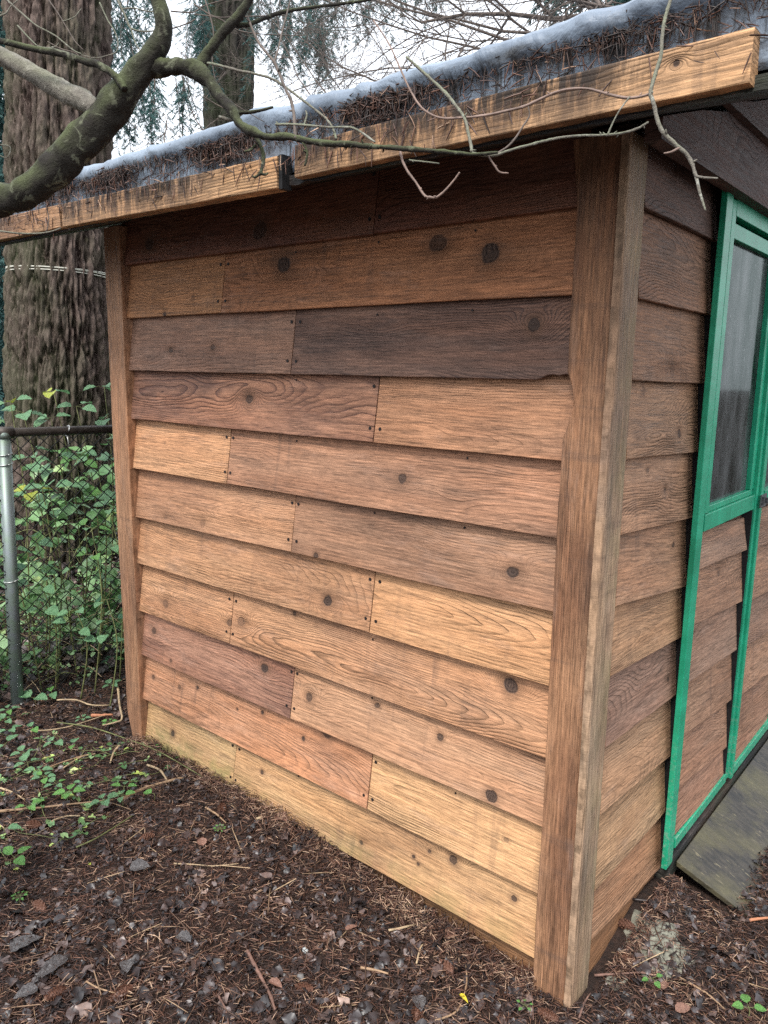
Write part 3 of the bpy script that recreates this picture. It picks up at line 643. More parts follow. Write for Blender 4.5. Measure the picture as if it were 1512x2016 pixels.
dslab('stile', 0.004, 0.043, 1.0215, 1.046, 0.335, 2.09)
dslab('kick_rail', 0.004, 0.034, 0.5225, 0.9935, 0.333, 0.362)
dslab('stile', 0.004, 0.036, 1.5605, 1.605, 0.31, 2.09)
dslab('kick_rail', 0.004, 0.034, 1.0465, 1.560, 0.322, 0.352)
dslab('stile_gap_shade', 0.002, 0.0305, 0.9875, 0.9935, 0.363, 1.236, mat=M['felt_gap_shade'], bevel=0)  # black strip over the stile's green side, standing in for shade in the gaps
dslab('stile', 0.004, 0.030, 1.0465, 1.11, 1.262, 2.058)
dslab('bottom_rail', 0.006, 0.033, 1.1105, 1.55, 1.240, 1.285)
me = mesh('window_pane', *(lambda q: (q.v, q.f))(MB().box(0.008, 0.012, 0.545, 0.965, 1.29, 1.985)))
link('window_pane', me, M['glass'], door, Matrix.Identity(4))
me = mesh('window_pane', *(lambda q: (q.v, q.f))(MB().box(0.008, 0.012, 1.105, 1.56, 1.27, 1.985)))
link('window_pane', me, M['glass'], door, Matrix.Identity(4))
slab('front_sheathing', -0.036, -0.0195, 1.607, 2.69, 0.24, 2.10, M['inner_wood'], 0)
M['rear_clap'] = wood('front clapboard beyond door', (.34, .20, .12), (.24, .14, .09), .6)
for k in range(11): link('plank', bevel_board(1.06, 0.19 if k else 0.13, 0.017, 0.006, 0.015), M['rear_clap'], shed, frame(Vector((FX, 1.615, 1.95 - .168 * k)), (0, 1, 0), (1, 0, 0)))
slab('door_backing', -0.006, 0.001, 0.5225, 1.55, 0.30, 1.262, M['inner_wood'], 0)
DP = [((1372, 1122), (1475, 1079)), ((1363, 1231), (1466, 1180)), ((1355, 1343), (1453, 1276)), ((1343, 1450), (1443, 1373)), ((1334, 1551), (1438, 1462))]
DL = [dict(base=(.30, .185, .115), dark=(.20, .125, .085), blotch=.6, ring=.7), dict(base=(.31, .18, .105), dark=(.24, .14, .09), blotch=.6, swirl=1.8, ring=.8), dict(base=(.29, .175, .11), dark=(.20, .13, .095), blotch=.8), dict(base=(.33, .195, .115), dark=(.23, .14, .09), blotch=.6, swirl=1.4), dict(base=(.30, .17, .10), dark=(.24, .14, .095), blotch=.6, ring=.4), dict(base=(.30, .165, .10), dark=(.25, .135, .085), blotch=.6, ring=.5)]
zs = []
for i in range(5):
    a = on(*DP[i][0], 0, 0.026); b = on(*DP[i][1], 0, 0.026); zs.append((a, b))
for i in range(6):
    if i < 5: a, b = zs[i]; s1 = (b.z - a.z) / (b.y - a.y); f = lambda y: a.z + s1 * (y - a.y)
    else: s1 = -0.05; f = lambda y: 0.372 + s1 * (y - 0.52)
    for (ya, yb) in ((0.5235, 0.983 + random.uniform(-.004, .004)), (1.048, 1.553)):
        off = 0 if ya < 1 else 0.012
        mt = frame(Vector((0.003, ya, f(ya) - off)), Vector((0, yb - ya, f(yb) - f(ya))), (1, 0, 0))
        H = min(0.175, 1.236 - max(f(ya), f(yb))) if i == 0 else 0.175
        lk = dict(DL[i]); kn = []
        if ya < 1 and i == 1: q = mt.inverted() @ on(1417, 1130, 0, 0.02); kn = [(round(q.x, 3), round(q.z, 3), .010, .5)]
        link('plank', bevel_board(yb - ya, H, tilt=0.012), wood(f'door_{i}_{off}', knots=kn, **lk), door, mt)
# hasp
h = MB().box(0.0435, 0.047, 1.012, 1.075, 1.243, 1.282).box(0.0475, 0.052, 1.024, 1.034, 1.250, 1.276).box(0.0475, 0.058, 1.048, 1.054, 1.254, 1.272)
me = mesh('hasp', h.v, h.f); link('hasp', me, M['zinc'], door, Matrix.Identity(4))
slab('threshold', -0.010, 0.030, 0.495, 1.95, 0.24, 0.300, M['roof_board'])
ob = tag(link('nail_heads', mesh('nail_heads', nails.v, nails.f), M['nail'], shed, Matrix.Identity(4)), kind='stuff')

# ---- tarp over the roof
prof = [(2.85, 3.12), (1.6, 2.75), (0.6, 2.45), (0.1, 2.30), (-0.12, 2.235), (-0.22, 2.203), (-0.27, 2.188), (-0.30, 2.180), (-0.318, 2.174), (-0.330, 2.163), (-0.334, 2.150), (-0.331, 2.139), (-0.326, 2.130), (-0.3235, 2.118), (-0.3225, 2.10), (-0.322, 2.08), (-0.321, 2.06), (-0.320, 2.043)]
vs, fs = [], []; NXT = 620; npf = len(prof)
for i in range(NXT + 1):
    x = -2.46 + 2.97 * i / NXT
    for j, (y, z) in enumerate(prof):
        w = min(1, max(0, (j - 3) / 4)); lip = math.exp(-((j - 9) / 2.2) ** 2)
        f1 = noise.noise((x * 3.1, 0, 0)) * 0.011 + noise.noise((x * 9, 1, 0)) * 0.005 + noise.noise((x * 26, z * 20, 4)) * 0.004
        crease = abs(noise.noise((x * 7.3, z * 6, 8)))
        f2 = 0.010 * max(0, 0.25 - crease) * 4 * lip
        low = 1 if j > 12 else 0
        fold = max(0.0, 1 - abs(noise.noise((x * 4.2 + z * 9, z * 5 - x * 2, 8))) * 7) * max(0.0, noise.noise((x * 1.9, 4, 4)) + .45)
        dy = (-abs(f1) * 0.9 * lip - f2) * w + .011 * fold * w * (1 - low) - .010 * w * (1 - low) * abs(noise.noise((x * 13, z * 25, 3))) + low * 0.0015 * noise.noise((x * 30, z * 30, 2))
        dz = (f1 * 0.55 + noise.noise((x * 5, y * 8, 5)) * 0.005) * w * (1 - low)
        g_ = math.exp(-((x + 0.66) / 0.05) ** 2)          # bunched fold between two battens
        dy -= 0.014 * g_ * (1 if 8 < j < 14 else 0); dz += 0.012 * math.exp(-((x + 0.70) / 0.05) ** 2) * (lip + .3) * (1 - low)
        vs.append((x, y + dy, z + dz))
for i in range(NXT):
    for j in range(npf - 1):
        a = i * npf + j; fs.append((a, a + 1, a + npf + 1, a + npf))
tp = link('roof_tarp', mesh('roof_tarp', vs, fs, True), M['tarp'])
tag(tp, 'silver blue tarp stretched over the shed roof and down its edge', 'tarp')
sm = tp.modifiers.new('thick', 'SOLIDIFY'); sm.thickness = 0.0015; sm.offset = -1

# ------------------------------------------------------------------ plywood ramp
a0 = Vector((0.034, 0.535, 0.288)); low = gz(0.18, .5) - 0.012
r = MB(); TH = 0.016
x_in, x_out = 0.036, 0.36; z_in = 0.286; slope = (0.216 - z_in) / (0.20 - x_in)
top = [(x_in, 0.540, z_in), (x_in, 1.95, z_in - .01), (x_out, 1.95, z_in + slope * (x_out - x_in) - .01), (x_out, 0.565, z_in + slope * (x_out - x_in))]
r.v = [Vector(p) for p in top] + [Vector((p[0], p[1], p[2] - TH)) for p in top]
r.f = [(0, 3, 2, 1), (4, 5, 6, 7), (0, 1, 5, 4), (1, 2, 6, 5), (2, 3, 7, 6), (3, 0, 4, 7)]
o = r.build('plywood_ramp', M['ply'], None, False, 0.002); tag(o, 'dark wet plywood sheet sloping down from the green door sill', 'ramp')

# ------------------------------------------------------------------ ground helpers for small things
def gp(px, py, h=0.0):
    z = 0.22
    for _ in range(5): p = on(px, py, 2, z); z = gz(p.x, p.y) + h
    return Vector((p.x, p.y, z))
def inside_shed(x, y, mg=0.0): return ((x < 0.03 + mg) & (y > -0.015 - mg) & (x > -1.9)) | ((x < 0.185) & (y > 0.535) & (x > -1.9))
def cand(n, x0=-3.4, x1=0.9, y0=-1.35, y1=1.5, pw=1.6, near=1.55):
    out = []
    X = RNG.uniform(x0, x1, n); Y = RNG.uniform(y0, y1, n); Z = np.full(n, .22)
    P = np.stack([X, Y, Z], 1) - np.array(CAM); d = P @ np.array(FWD)
    px = 756 + F_PX * (P @ np.array(RIGHT)) / d; py = 1008 - F_PX * (P @ np.array(UP)) / d
    keep = (d > .3) & (px > -260) & (px < 1770) & (py < 2350) & ~inside_shed(X, Y)
    keep &= RNG.random(n) < np.clip((near / np.maximum(d, .5)) ** pw, 0.0, 1)
    X, Y = X[keep], Y[keep]
    return np.stack([X, Y], 1)
pad_c = gp(1292, 1858); pad2 = gp(1212, 1926)
def on_pad(P):
    q = np.hypot((P[:, 0] - pad_c.x) / 1.0, (P[:, 1] - pad_c.y) / 1.0); nz = np.array([noise.noise((a * 16, b * 16, 4)) for a, b in P[:, :2]])
    return q < 0.085 + 0.05 * nz
# needles
def lay(name, T, TF, n, sc, mat, lift=0.006, pitch=0.25, pw=1.6, tint=None, thin=0.42, smooth=False, **kw):
    P2 = cand(n, pw=pw, **kw); op = on_pad(P2); P2 = P2[~(op & (RNG.random(len(P2)) < thin))]
    k = len(P2); Z = gn(P2)
    clump = np.array([noise.noise((a * 9, b * 9, 1.1)) for a, b in P2])
    P = np.column_stack([P2, Z + RNG.random(k) * lift + np.clip(clump, 0, 1) * 0.006])
    R = rots(RNG.uniform(0, 2 * PI, k), RNG.normal(0, pitch, k), RNG.uniform(0, 2 * PI, k) if pitch < .4 and T.shape[0] < 9 else RNG.normal(0, pitch, k))
    s = RNG.uniform(sc[0], sc[1], k)
    tn = np.clip((tint(k) if tint else RNG.random(k)) + clump * 0.25, 0, 1)
    o = scatter(name, T, TF, P, R, s, mat, None, tn, smooth); o['kind'] = 'stuff'; return o
nl = np.array([(-.5, .035, 0), (-.5, -.035, 0), (-.5, 0, .05), (.0, .045, .03), (.0, -.045, .03), (.0, 0, .09), (.5, .02, 0), (.5, -.02, 0), (.5, 0, .03)])
nf = np.array([(0, 1, 4, 3), (1, 2, 5, 4), (2, 0, 3, 5), (3, 4, 7, 6), (4, 5, 8, 7), (5, 3, 6, 8)])
tag(lay('needle_litter', nl, nf, 420000, (0.012, 0.026), M['litter_needle'], 0.014, 0.25, tint=lambda k: RNG.beta(1.0, 1.55, k)), 'brown fir needle litter covering the ground')
tag(lay('wall_litter', nl, nf, 9000, (0.012, 0.028), M['litter_needle'], 0.035, 0.45, pw=.3, x0=-1.75, x1=-.08, y0=-.10, y1=-.016), 'needles drifted against the foot of the clapboards')
tag(lay('wall_litter', nl, nf, 1800, (0.012, 0.028), M['litter_needle'], 0.02, 0.45, pw=.3, x0=.03, x1=.07, y0=.1, y1=.54), 'needles drifted against the wall beside the ramp')
# dead leaves, crumpled
def leaf_template(nx=5, ny=3, crumple=0.16, seed=0, lobes=False):
    r_ = np.random.default_rng(seed); V = []; F = []
    for i in range(nx + 1):
        t = i / nx; w = 0.36 * math.sin(PI * min(1, t * 0.97 + 0.03)) ** 0.75 * (1 + (0.35 * math.sin(i * 2.6 + seed) if lobes else 0))
        for j in range(ny + 1):
            s = j / ny * 2 - 1
            V.append((t - .5, s * w, 0.10 * (1 - s * s) + 0.22 * abs(s) * w + r_.normal(0, crumple * .5) + 0.25 * (t - .5) ** 2))
    for i in range(nx):
        for j in range(ny): F.append((i * (ny + 1) + j, (i + 1) * (ny + 1) + j, (i + 1) * (ny + 1) + j + 1, i * (ny + 1) + j + 1))
    return np.array(V), np.array(F)
for q in range(6):
    T, TF = leaf_template(4, 2, 0.13 + 0.03 * q, q, q % 2 == 0)
    o = lay('leaf_litter', T, TF, 4600, (0.008, 0.026) if q < 4 else (0.022, 0.042), M['litter_leaf'], 0.012, 0.4, pw=1.4, tint=lambda k: RNG.beta(1.3, 2.4, k))
    tag(o, 'crumpled dark dead leaves lying among the fir needles')
# chips of bark and cone scales
ct = np.array([(-.5, -.3, 0), (.5, -.22, 0.02), (.45, .3, 0), (-.4, .25, .03), (-.3, -.2, .22), (.3, -.12, .25), (.25, .2, .2), (-.25, .18, .24)])
cf = np.array([(0, 1, 5, 4), (1, 2, 6, 5), (2, 3, 7, 6), (3, 0, 4, 7), (4, 5, 6, 7)])
tag(lay('bark_chips', ct, cf, 14000, (0.004, 0.013), M['litter_leaf'], 0.010, 0.5, tint=lambda k: RNG.beta(2, 2, k)), 'small bark chips and cone scales in the litter')
tt = nl * np.array([1, .6, .6])
tag(lay('twig_litter', tt * np.array([1, .55, .55]), nf, 5200, (0.04, 0.12), M['twig'], 0.016, 0.12, pw=1.2, tint=lambda k: RNG.beta(1.5, 2.0, k)), 'fine broken twigs strewn over the litter')

# concrete pad showing through the litter
def patch(name, c, r_, h, mat):
    vs = [(c.x, c.y, gz(c.x, c.y) + h)]; fs = []; n = 30; rings = 5
    for j in range(1, rings + 1):
        for i in range(n):
            a = 2 * PI * i / n; rr = r_ * (1 + 0.7 * noise.noise((math.cos(a) * 1.7, math.sin(a) * 1.7, 3)) + 0.15 * noise.noise((math.cos(a) * 6, math.sin(a) * 6, 3))) * j / rings
            x, y = c.x + math.cos(a) * rr, c.y + math.sin(a) * rr
            vs.append((x, y, gz(x, y) + (h + 0.003 * noise.noise((x * 60, y * 60, 1)) if j < rings else -0.02)))
    for i in range(n): fs.append((0, 1 + i, 1 + (i + 1) % n))
    for j in range(rings - 1):
        for i in range(n): a = 1 + j * n; fs.append((a + i, a + n + i, a + n + (i + 1) % n, a + (i + 1) % n))
    return link(name, mesh(name, vs, fs, True), mat)
tag(patch('concrete_patch', pad_c, 0.100, 0.003, M['concrete']), 'pale rough concrete showing through litter beside the ramp corner', 'concrete')
tag(patch('concrete_patch', pad2, 0.028, 0.004, M['concrete']), 'tiny pale concrete patch near the foot of the corner board', 'concrete')

# sticks one can pick up
def stick(pts, wpx, mat, label, h=0.012, cat='stick', group='sticks lying on the litter', name='fallen_stick'):
    P = [gp(a, b, h) for a, b in pts]; d = (P[0] - CAM).dot(FWD); r_ = wpx * .78 / 2 * d / F_PX
    rad = [r_ * (1 - 0.45 * i / max(1, len(P) - 1)) for i in range(len(P))]
    return tag(MB().tube(P, rad, 7, 4, 0.5).build(name, mat), label, cat, group)
stick([(242, 1572), (275, 1556), (320, 1541), (362, 1531)], 11, M['stick_tan'], 'thick tan cane lying near the left corner board')
stick([(0, 1597), (60, 1592), (140, 1583), (225, 1574)], 7, M['stick_tan'], 'long pale stalk among the bramble sprouts')
stick([(92, 1622), (125, 1608), (158, 1606)], 6, M['straw'], 'short pale stalk beside the brown fir cone')
stick([(247, 1990), (270, 1958), (292, 1918)], 11, M['stick_dark'], 'black wet stick standing out at the bottom of the litter')
stick([(486, 1872), (508, 1912), (530, 1955), (542, 1988)], 11, M['stick'], 'thick reddish brown stick near the white pebble')
stick([(342, 1700), (382, 1702), (420, 1705), (470, 1700)], 4, M['straw'], 'thin straw coloured twig in the middle of the litter')
stick([(505, 1612), (540, 1600), (563, 1588)], 6, M['straw'], 'pale twig leaning at the foot of the lowest plank')
stick([(405, 1590), (425, 1602), (445, 1620)], 6, M['stick_tan'], 'short forked twig near the upper fir cone')
stick([(855, 2010), (900, 1990), (918, 1940), (917, 1900)], 6, M['stick_tan'], 'thin curved twig beside the yellow leaf')
stick([(710, 1905), (740, 1910), (765, 1917)], 8, M['stick_tan'], 'pale stub of twig between white pebble and yellow leaf')
stick([(765, 1832), (810, 1822), (850, 1811)], 6, M['straw'], 'straight pale twig parallel to the skirt board')
stick([(820, 1897), (828, 1865), (833, 1860)], 5, M['straw'], 'tiny pale twig upright in the litter')
stick([(170, 1932), (200, 1948), (260, 1962)], 5, M['stick_tan'], 'thin twig near the curled grey leaf')
stick([(1140, 2005), (1150, 1975), (1163, 1955)], 6, M['stick'], 'twig beside the foot of the corner board')
stick([(1245, 1770), (1290, 1775), (1330, 1782)], 7, M['stick_dark'], 'dark twig between the ramp and concrete patch')
stick([(1170, 1920), (1220, 1917), (1265, 1915), (1300, 1925)], 6, M['stick'], 'long dark twig across the concrete patch')
stick([(1330, 1920), (1390, 1955), (1430, 1990)], 6, M['stick_tan'], 'thin pale twig toward the lower right corner')
stick([(1475, 1812), (1500, 1808), (1530, 1806)], 8, M['stick_orange'], 'orange twig at the edge near the ramp')
stick([(180, 1409), (200, 1408), (222, 1407)], 9, M['stick_orange'], 'barked orange stick left of the shed corner', 0.02)
stick([(112, 1378), (150, 1378), (180, 1388), (215, 1388)], 5, M['straw'], 'bleached stalk behind the orange stick', 0.03)
stick([(232, 1352), (236, 1390), (240, 1415), (228, 1422), (202, 1428)], 6, M['straw'], 'bent bleached stalk against the left corner board', 0.03)
stick([(236, 1468), (225, 1480), (217, 1502)], 8, M['straw'], 'curled pale strip of bark in the litter')
stick([(290, 1506), (315, 1516), (328, 1535)], 7, M['straw'], 'pale strip touching the thick tan cane')
stick([(112, 1422), (180, 1432), (250, 1455), (310, 1478), (400, 1530)], 3.5, M['cane'], 'long thin green runner crossing to the shed foot', 0.03)
stick([(150, 1668), (190, 1650), (235, 1622), (262, 1605)], 4, M['cane'], 'thin green stalk rising over the litter', 0.02)
stick([(0, 1552), (25, 1560), (48, 1574)], 6, M['straw'], 'short bleached stalk at the left edge')
stick([(300, 1905), (330, 1900), (380, 1880)], 5, M['stick_dark'], 'dark thin twig in the lower litter')
stick([(430, 1960), (445, 1990), (450, 2020)], 6, M['stick'], 'brown twig left of the thick reddish stick')
stick([(1050, 2008), (1046, 1950), (1030, 1860), (1010, 1830)], 2.5, M['stick'], 'hair thin stem arching up at the corner board foot', 0.02)
stick([(60, 1440), (130, 1432), (215, 1405)], 4, M['straw'], 'bleached stalk between bramble sprouts', 0.02)
stick([(60, 1530), (110, 1505), (180, 1483)], 5, M['stick_tan'], 'dry cane under the bramble leaves', 0.02)
stick([(125, 1512), (160, 1490), (188, 1484)], 4, M['straw'], 'short dry stalk beside the dry cane', 0.02)

# cones
def cone_mesh():
    vs, fs = [], []; L = 1.0
    core = MB().tube([(-.45, 0, 0), (-.2, 0, 0), (.2, 0, 0), (.48, 0, 0)], [.08, .17, .15, .03], 6, 1)
    vs += core.v; fs += core.f
    for i in range(70):
        t = i / 70; a = i * 2.399; x = -.45 + .9 * t; rr = 0.20 * math.sin(PI * (0.12 + 0.82 * t)) + 0.03
        d = Vector((0, math.cos(a), math.sin(a))); s = Vector((0, -math.sin(a), math.cos(a))); c = Vector((x, 0, 0))
        b = len(vs); w = .085
        vs += [c + d * rr * .5 - s * w * .6, c + d * rr * .5 + s * w * .6, c + d * rr * 1.15 + s * w + Vector((.05, 0, 0)), c + d * rr * 1.25 + Vector((.10, 0, 0)), c + d * rr * 1.15 - s * w + Vector((.05, 0, 0))]
        fs.append((b, b + 1, b + 2, b + 3, b + 4))
    return mesh('fir_cone', vs, fs)
cm = cone_mesh(); cm.materials.append(M['cone'])
cones = [((68, 1625), .055, 'brown fir cone below the longest pale stalk'), ((437, 1590), .05, 'fir cone beside the forked twig near the lowest plank'), ((78, 1785), .052, 'fir cone sunk in litter near the left edge'),
 ((288, 1648), .045, 'fir cone in the middle distance of the litter'), ((1048, 1890), .05, 'reddish fir cone against the foot of the corner board'), ((1035, 1912), .05, 'second reddish fir cone just below the one touching the corner board'),
 ((1232, 1820), .05, 'fir cone at the edge of the concrete patch'), ((1245, 1893), .05, 'flattened fir cone lying on the concrete patch'), ((112, 1955), .05, 'fir cone beside the curled grey leaf'), ((240, 1955), .055, 'fir cone near the black wet stick'),
 ((600, 1945), .045, 'fir cone just under the two grey pebbles'), ((960, 1880), .045, 'orange brown fir cone in front of the skirt board'), ((880, 1905), .05, 'dark fir cone above the yellow leaf'), ((822, 1990), .05, 'fir cone at the bottom below the yellow leaf'), ((1080, 2000), .05, 'pale fir cone directly below the corner board')]
for i, (q, s, lb) in enumerate(cones):
    o = link('fir_cone', cm, None); o.location = gp(*q, 0.010); o.scale = (s, s, s); o.rotation_euler = (random.uniform(0, 6), random.uniform(-.3, .3), random.uniform(0, 6)); tag(o, lb, 'cone', 'fir cones in the litter')
# pebbles
def pebble(q, s, mat, label):
    me = MB(); n1, n2 = 8, 10
    for i in range(n1 + 1):
        th = PI * i / n1
        for k in range(n2):
            ph = 2 * PI * k / n2; p = Vector((math.sin(th) * math.cos(ph) * 1.0, math.sin(th) * math.sin(ph) * .65, math.cos(th) * .5)); p *= 1 + .15 * noise.noise(p * 1.4 + Vector(q + (0,)) * .01); me.v.append(p * s)
    for i in range(n1):
        for k in range(n2): me.f.append((i * n2 + k, (i + 1) * n2 + k, (i + 1) * n2 + (k + 1) % n2, i * n2 + (k + 1) % n2))
    o = me.build('pebble', mat); o.location = gp(*q, s * .4); o.rotation_euler = (0, 0, random.uniform(0, 3)); tag(o, label, 'pebble', 'pebbles')
M['peb_w'] = simple('white pebble', (.42, .45, .45), .5, .15, 40); M['peb_g'] = simple('grey pebble', (.16, .155, .15), .6, .3, 60)
pebble((601, 1871), .011, M['peb_w'], 'smooth white pebble beside a dark hollow in the litter'); pebble((592, 1923), .013, M['peb_g'], 'grey brown pebble, larger of the two below the white one')
pebble((558, 1920), .008, M['peb_g'], 'small dark grey pebble left of the grey brown one')
# single leaves
def leaf_mesh(kind, seed=0, serr=0.06):
    """broad leaf along +x, length 1, folded at the midrib"""
    n = 9; vs, fs = [], []
    for i in range(n + 1):
        t = i / n; w = 0.40 * math.sin(PI * t ** 0.72) ** 0.8 * (1 + (serr if i % 2 else -serr)); w = max(w, 0.004)
        dr = -0.35 * (t) ** 2 * 0.6
        wv = 0.02 * math.sin(i * 2.1 + seed)
        vs += [(t, -w, dr + 0.30 * w + wv), (t, -w * .5, dr + .10 * w - wv), (t, 0, dr), (t, w * .5, dr + .10 * w + wv), (t, w, dr + 0.30 * w - wv)]
    for i in range(n):
        for k in range(4): fs.append((i * 5 + k, (i + 1) * 5 + k, (i + 1) * 5 + k + 1, i * 5 + k + 1))
    me = mesh(kind, vs, fs, True); return me
def leaf_mat(name, a, b, rough=.4, spec=.5, tr=.2):
    g = NT(name); o = g.obj(); s = g.n('ShaderNodeSeparateXYZ'); g.l(o, s.inputs[0])
    ay = g.math('ABSOLUTE', s.outputs[1]); vein = g.math('FRACT', g.math('MULTIPLY', g.math('SUBTRACT', s.outputs[0], g.math('MULTIPLY', ay, .9)), 7.0))
    v = g.mr(g.math('ABSOLUTE', g.math('SUBTRACT', vein, .5)), .40, .5, 0, 1); mid = g.mr(ay, .02, .0, 0, 1); vv = g.math('MAXIMUM', v, mid)
    n = g.noise(o, 6, 4, .6); c = g.mix(g.mr(n, .35, .65), a, b); c = g.mix(g.math('MULTIPLY', vv, .35), c, tuple(min(1, q * 1.9) for q in b))
    mt = g.fin(c, rough, g.bump(g.math('SUBTRACT', n, vv), .5, .03), spec)
    t = g.n('ShaderNodeBsdfTranslucent'); g.l(c, t.inputs[0]); ms = g.n('ShaderNodeMixShader'); ms.inputs[0].default_value = tr
    g.l(g.b.outputs[0], ms.inputs[1]); g.l(t.outputs[0], ms.inputs[2]); g.l(ms.outputs[0], g.out.inputs[0]); return mt
M['lf_teal'] = leaf_mat('blue green bramble leaf', (.065, .17, .08), (.16, .31, .15)); M['lf_green'] = leaf_mat('fresh green leaf', (.07, .20, .05), (.14, .32, .07))
M['lf_yel'] = leaf_mat('yellow green leaf', (.24, .32, .03), (.38, .40, .05)); M['lf_dark'] = leaf_mat('dark wet leaf', (.035, .032, .034), (.085, .078, .078), .3, .6, .0)
M['lf_brn'] = leaf_mat('brown leaf', (.15, .075, .055), (.26, .14, .10), .45, .4, .0); M['lf_bright'] = leaf_mat('bright yellow leaf', (.65, .50, .03), (.75, .62, .06)); M['lf_dk'] = leaf_mat('deep green leaf', (.018, .07, .035), (.035, .115, .055))
LM = {k: (lambda me: (me.materials.append(M[k]), me)[1])(leaf_mesh('leaf', i)) for i, k in enumerate(['lf_teal', 'lf_green', 'lf_yel', 'lf_dark', 'lf_brn', 'lf_bright', 'lf_dk'])}
def place_leaf(me, base, d, size, up=Vector((0, 0, 1)), parent=None, name='leaf', width=1.0, roll=0.0):
    d = Vector(d).normalized(); y = up.cross(d); y = y.normalized() if y.length > 1e-4 else Vector((0, 1, 0)); z = d.cross(y)
    mt = Matrix((d, y, z)).transposed().to_4x4() @ Matrix.Rotation(roll, 4, 'X') @ Matrix.Diagonal((size, size * width, size, 1)); mt.translation = base
    o = bpy.data.objects.new(name, me); C.objects.link(o)
    if parent: o.parent = parent; o.matrix_basis = world_of(parent).inverted() @ mt
    else: o.matrix_basis = mt
    return o
dl = [((255, 1708), .055, 'lf_dark', 'curled dark grey leaf in the middle of the litter', 1), ((20, 1875), .075, 'lf_dark', 'big dark crumpled leaf at the left edge', 1.1), ((132, 1885), .085, 'lf_dark', 'long black leaf pointing at the black wet stick', .5),
 ((75, 1945), .05, 'lf_dark', 'curled grey leaf near the lower left', .8), ((822, 1960), .045, 'lf_dark', 'bluish dark leaf left of the yellow one', .9), ((905, 1957), .030, 'lf_bright', 'small bright yellow leaf low in the litter', .45), ((545, 1605), .045, 'lf_brn', 'curled pinkish brown leaf at the lowest plank', 1.1),
 ((400, 1665), .04, 'lf_brn', 'brown curled leaf in the middle of the litter', .9), ((680, 1832), .035, 'lf_brn', 'pinkish leaf right of the white pebble', .7), ((350, 1840), .045, 'lf_dark', 'dark leaf above the thick reddish stick', .9), ((530, 1930), .04, 'lf_brn', 'tan leaf beside the small grey pebbles', .7),
 ((620, 1655), .05, 'lf_dark', 'dark leaves heaped against the lowest plank', 1), ((890, 1830), .04, 'lf_brn', 'pale brown leaf by the skirt board', .8), ((1305, 1948), .03, 'lf_brn', 'pale brown leaf in front of the concrete patch', .9), ((840, 1795), .045, 'lf_dark', 'grey folded leaf under the skirt board', .9), ((250, 1890), .04, 'lf_dark', 'glossy dark leaf in the lower litter', 1), ((1330, 1990), .04, 'lf_brn', 'tan leaf near the lower right green sprout', .8)]
for q, s, k, lb, w in dl:
    a = random.uniform(0, 6.28); o = place_leaf(LM[k], gp(*q, .016), (math.cos(a), math.sin(a), .2), s, Vector((random.uniform(-.3, .3), random.uniform(-.3, .3), 1)), None, 'fallen_leaf', w); tag(o, lb, 'leaf', 'single leaves on the litter')
# bramble sprouts on the ground
def sprout(px, py, size, n, key, label, h=0.03, spread=1.0, name='bramble_sprout', cat='bramble'):
    b = gp(px, py, 0.0); root = tag(empty(name, b), label, cat, 'green sprouts on the ground'); hd = b + Vector((random.uniform(-.02, .02), random.uniform(-.02, .02), h))
    st = MB()
    a0 = random.uniform(0, 6.28)
    for i in range(n):
        a = a0 + i * 2 * PI / n * (0.75 if n == 3 else 1); d = Vector((math.cos(a), math.sin(a), random.uniform(.0, .3)))
        s = size * random.uniform(.8, 1.15); p = hd + d * .012 * spread
        place_leaf(LM[key if random.random() < .8 else 'lf_green'], p, d, s, Vector((-.05, -.25, 1)), root, 'leaf', random.uniform(.8, 1.05)); st.tube([hd - Vector(b), p - Vector(b)], [.0008, .0007], 4, 1)
    st.tube([(0, 0, -.01), tuple((hd - b) * .6 + Vector((.004, 0, 0))), tuple(hd - b)], [.0014, .0011, .0009], 5, 2)
    o = st.build('stem', M['cane'], root); return root
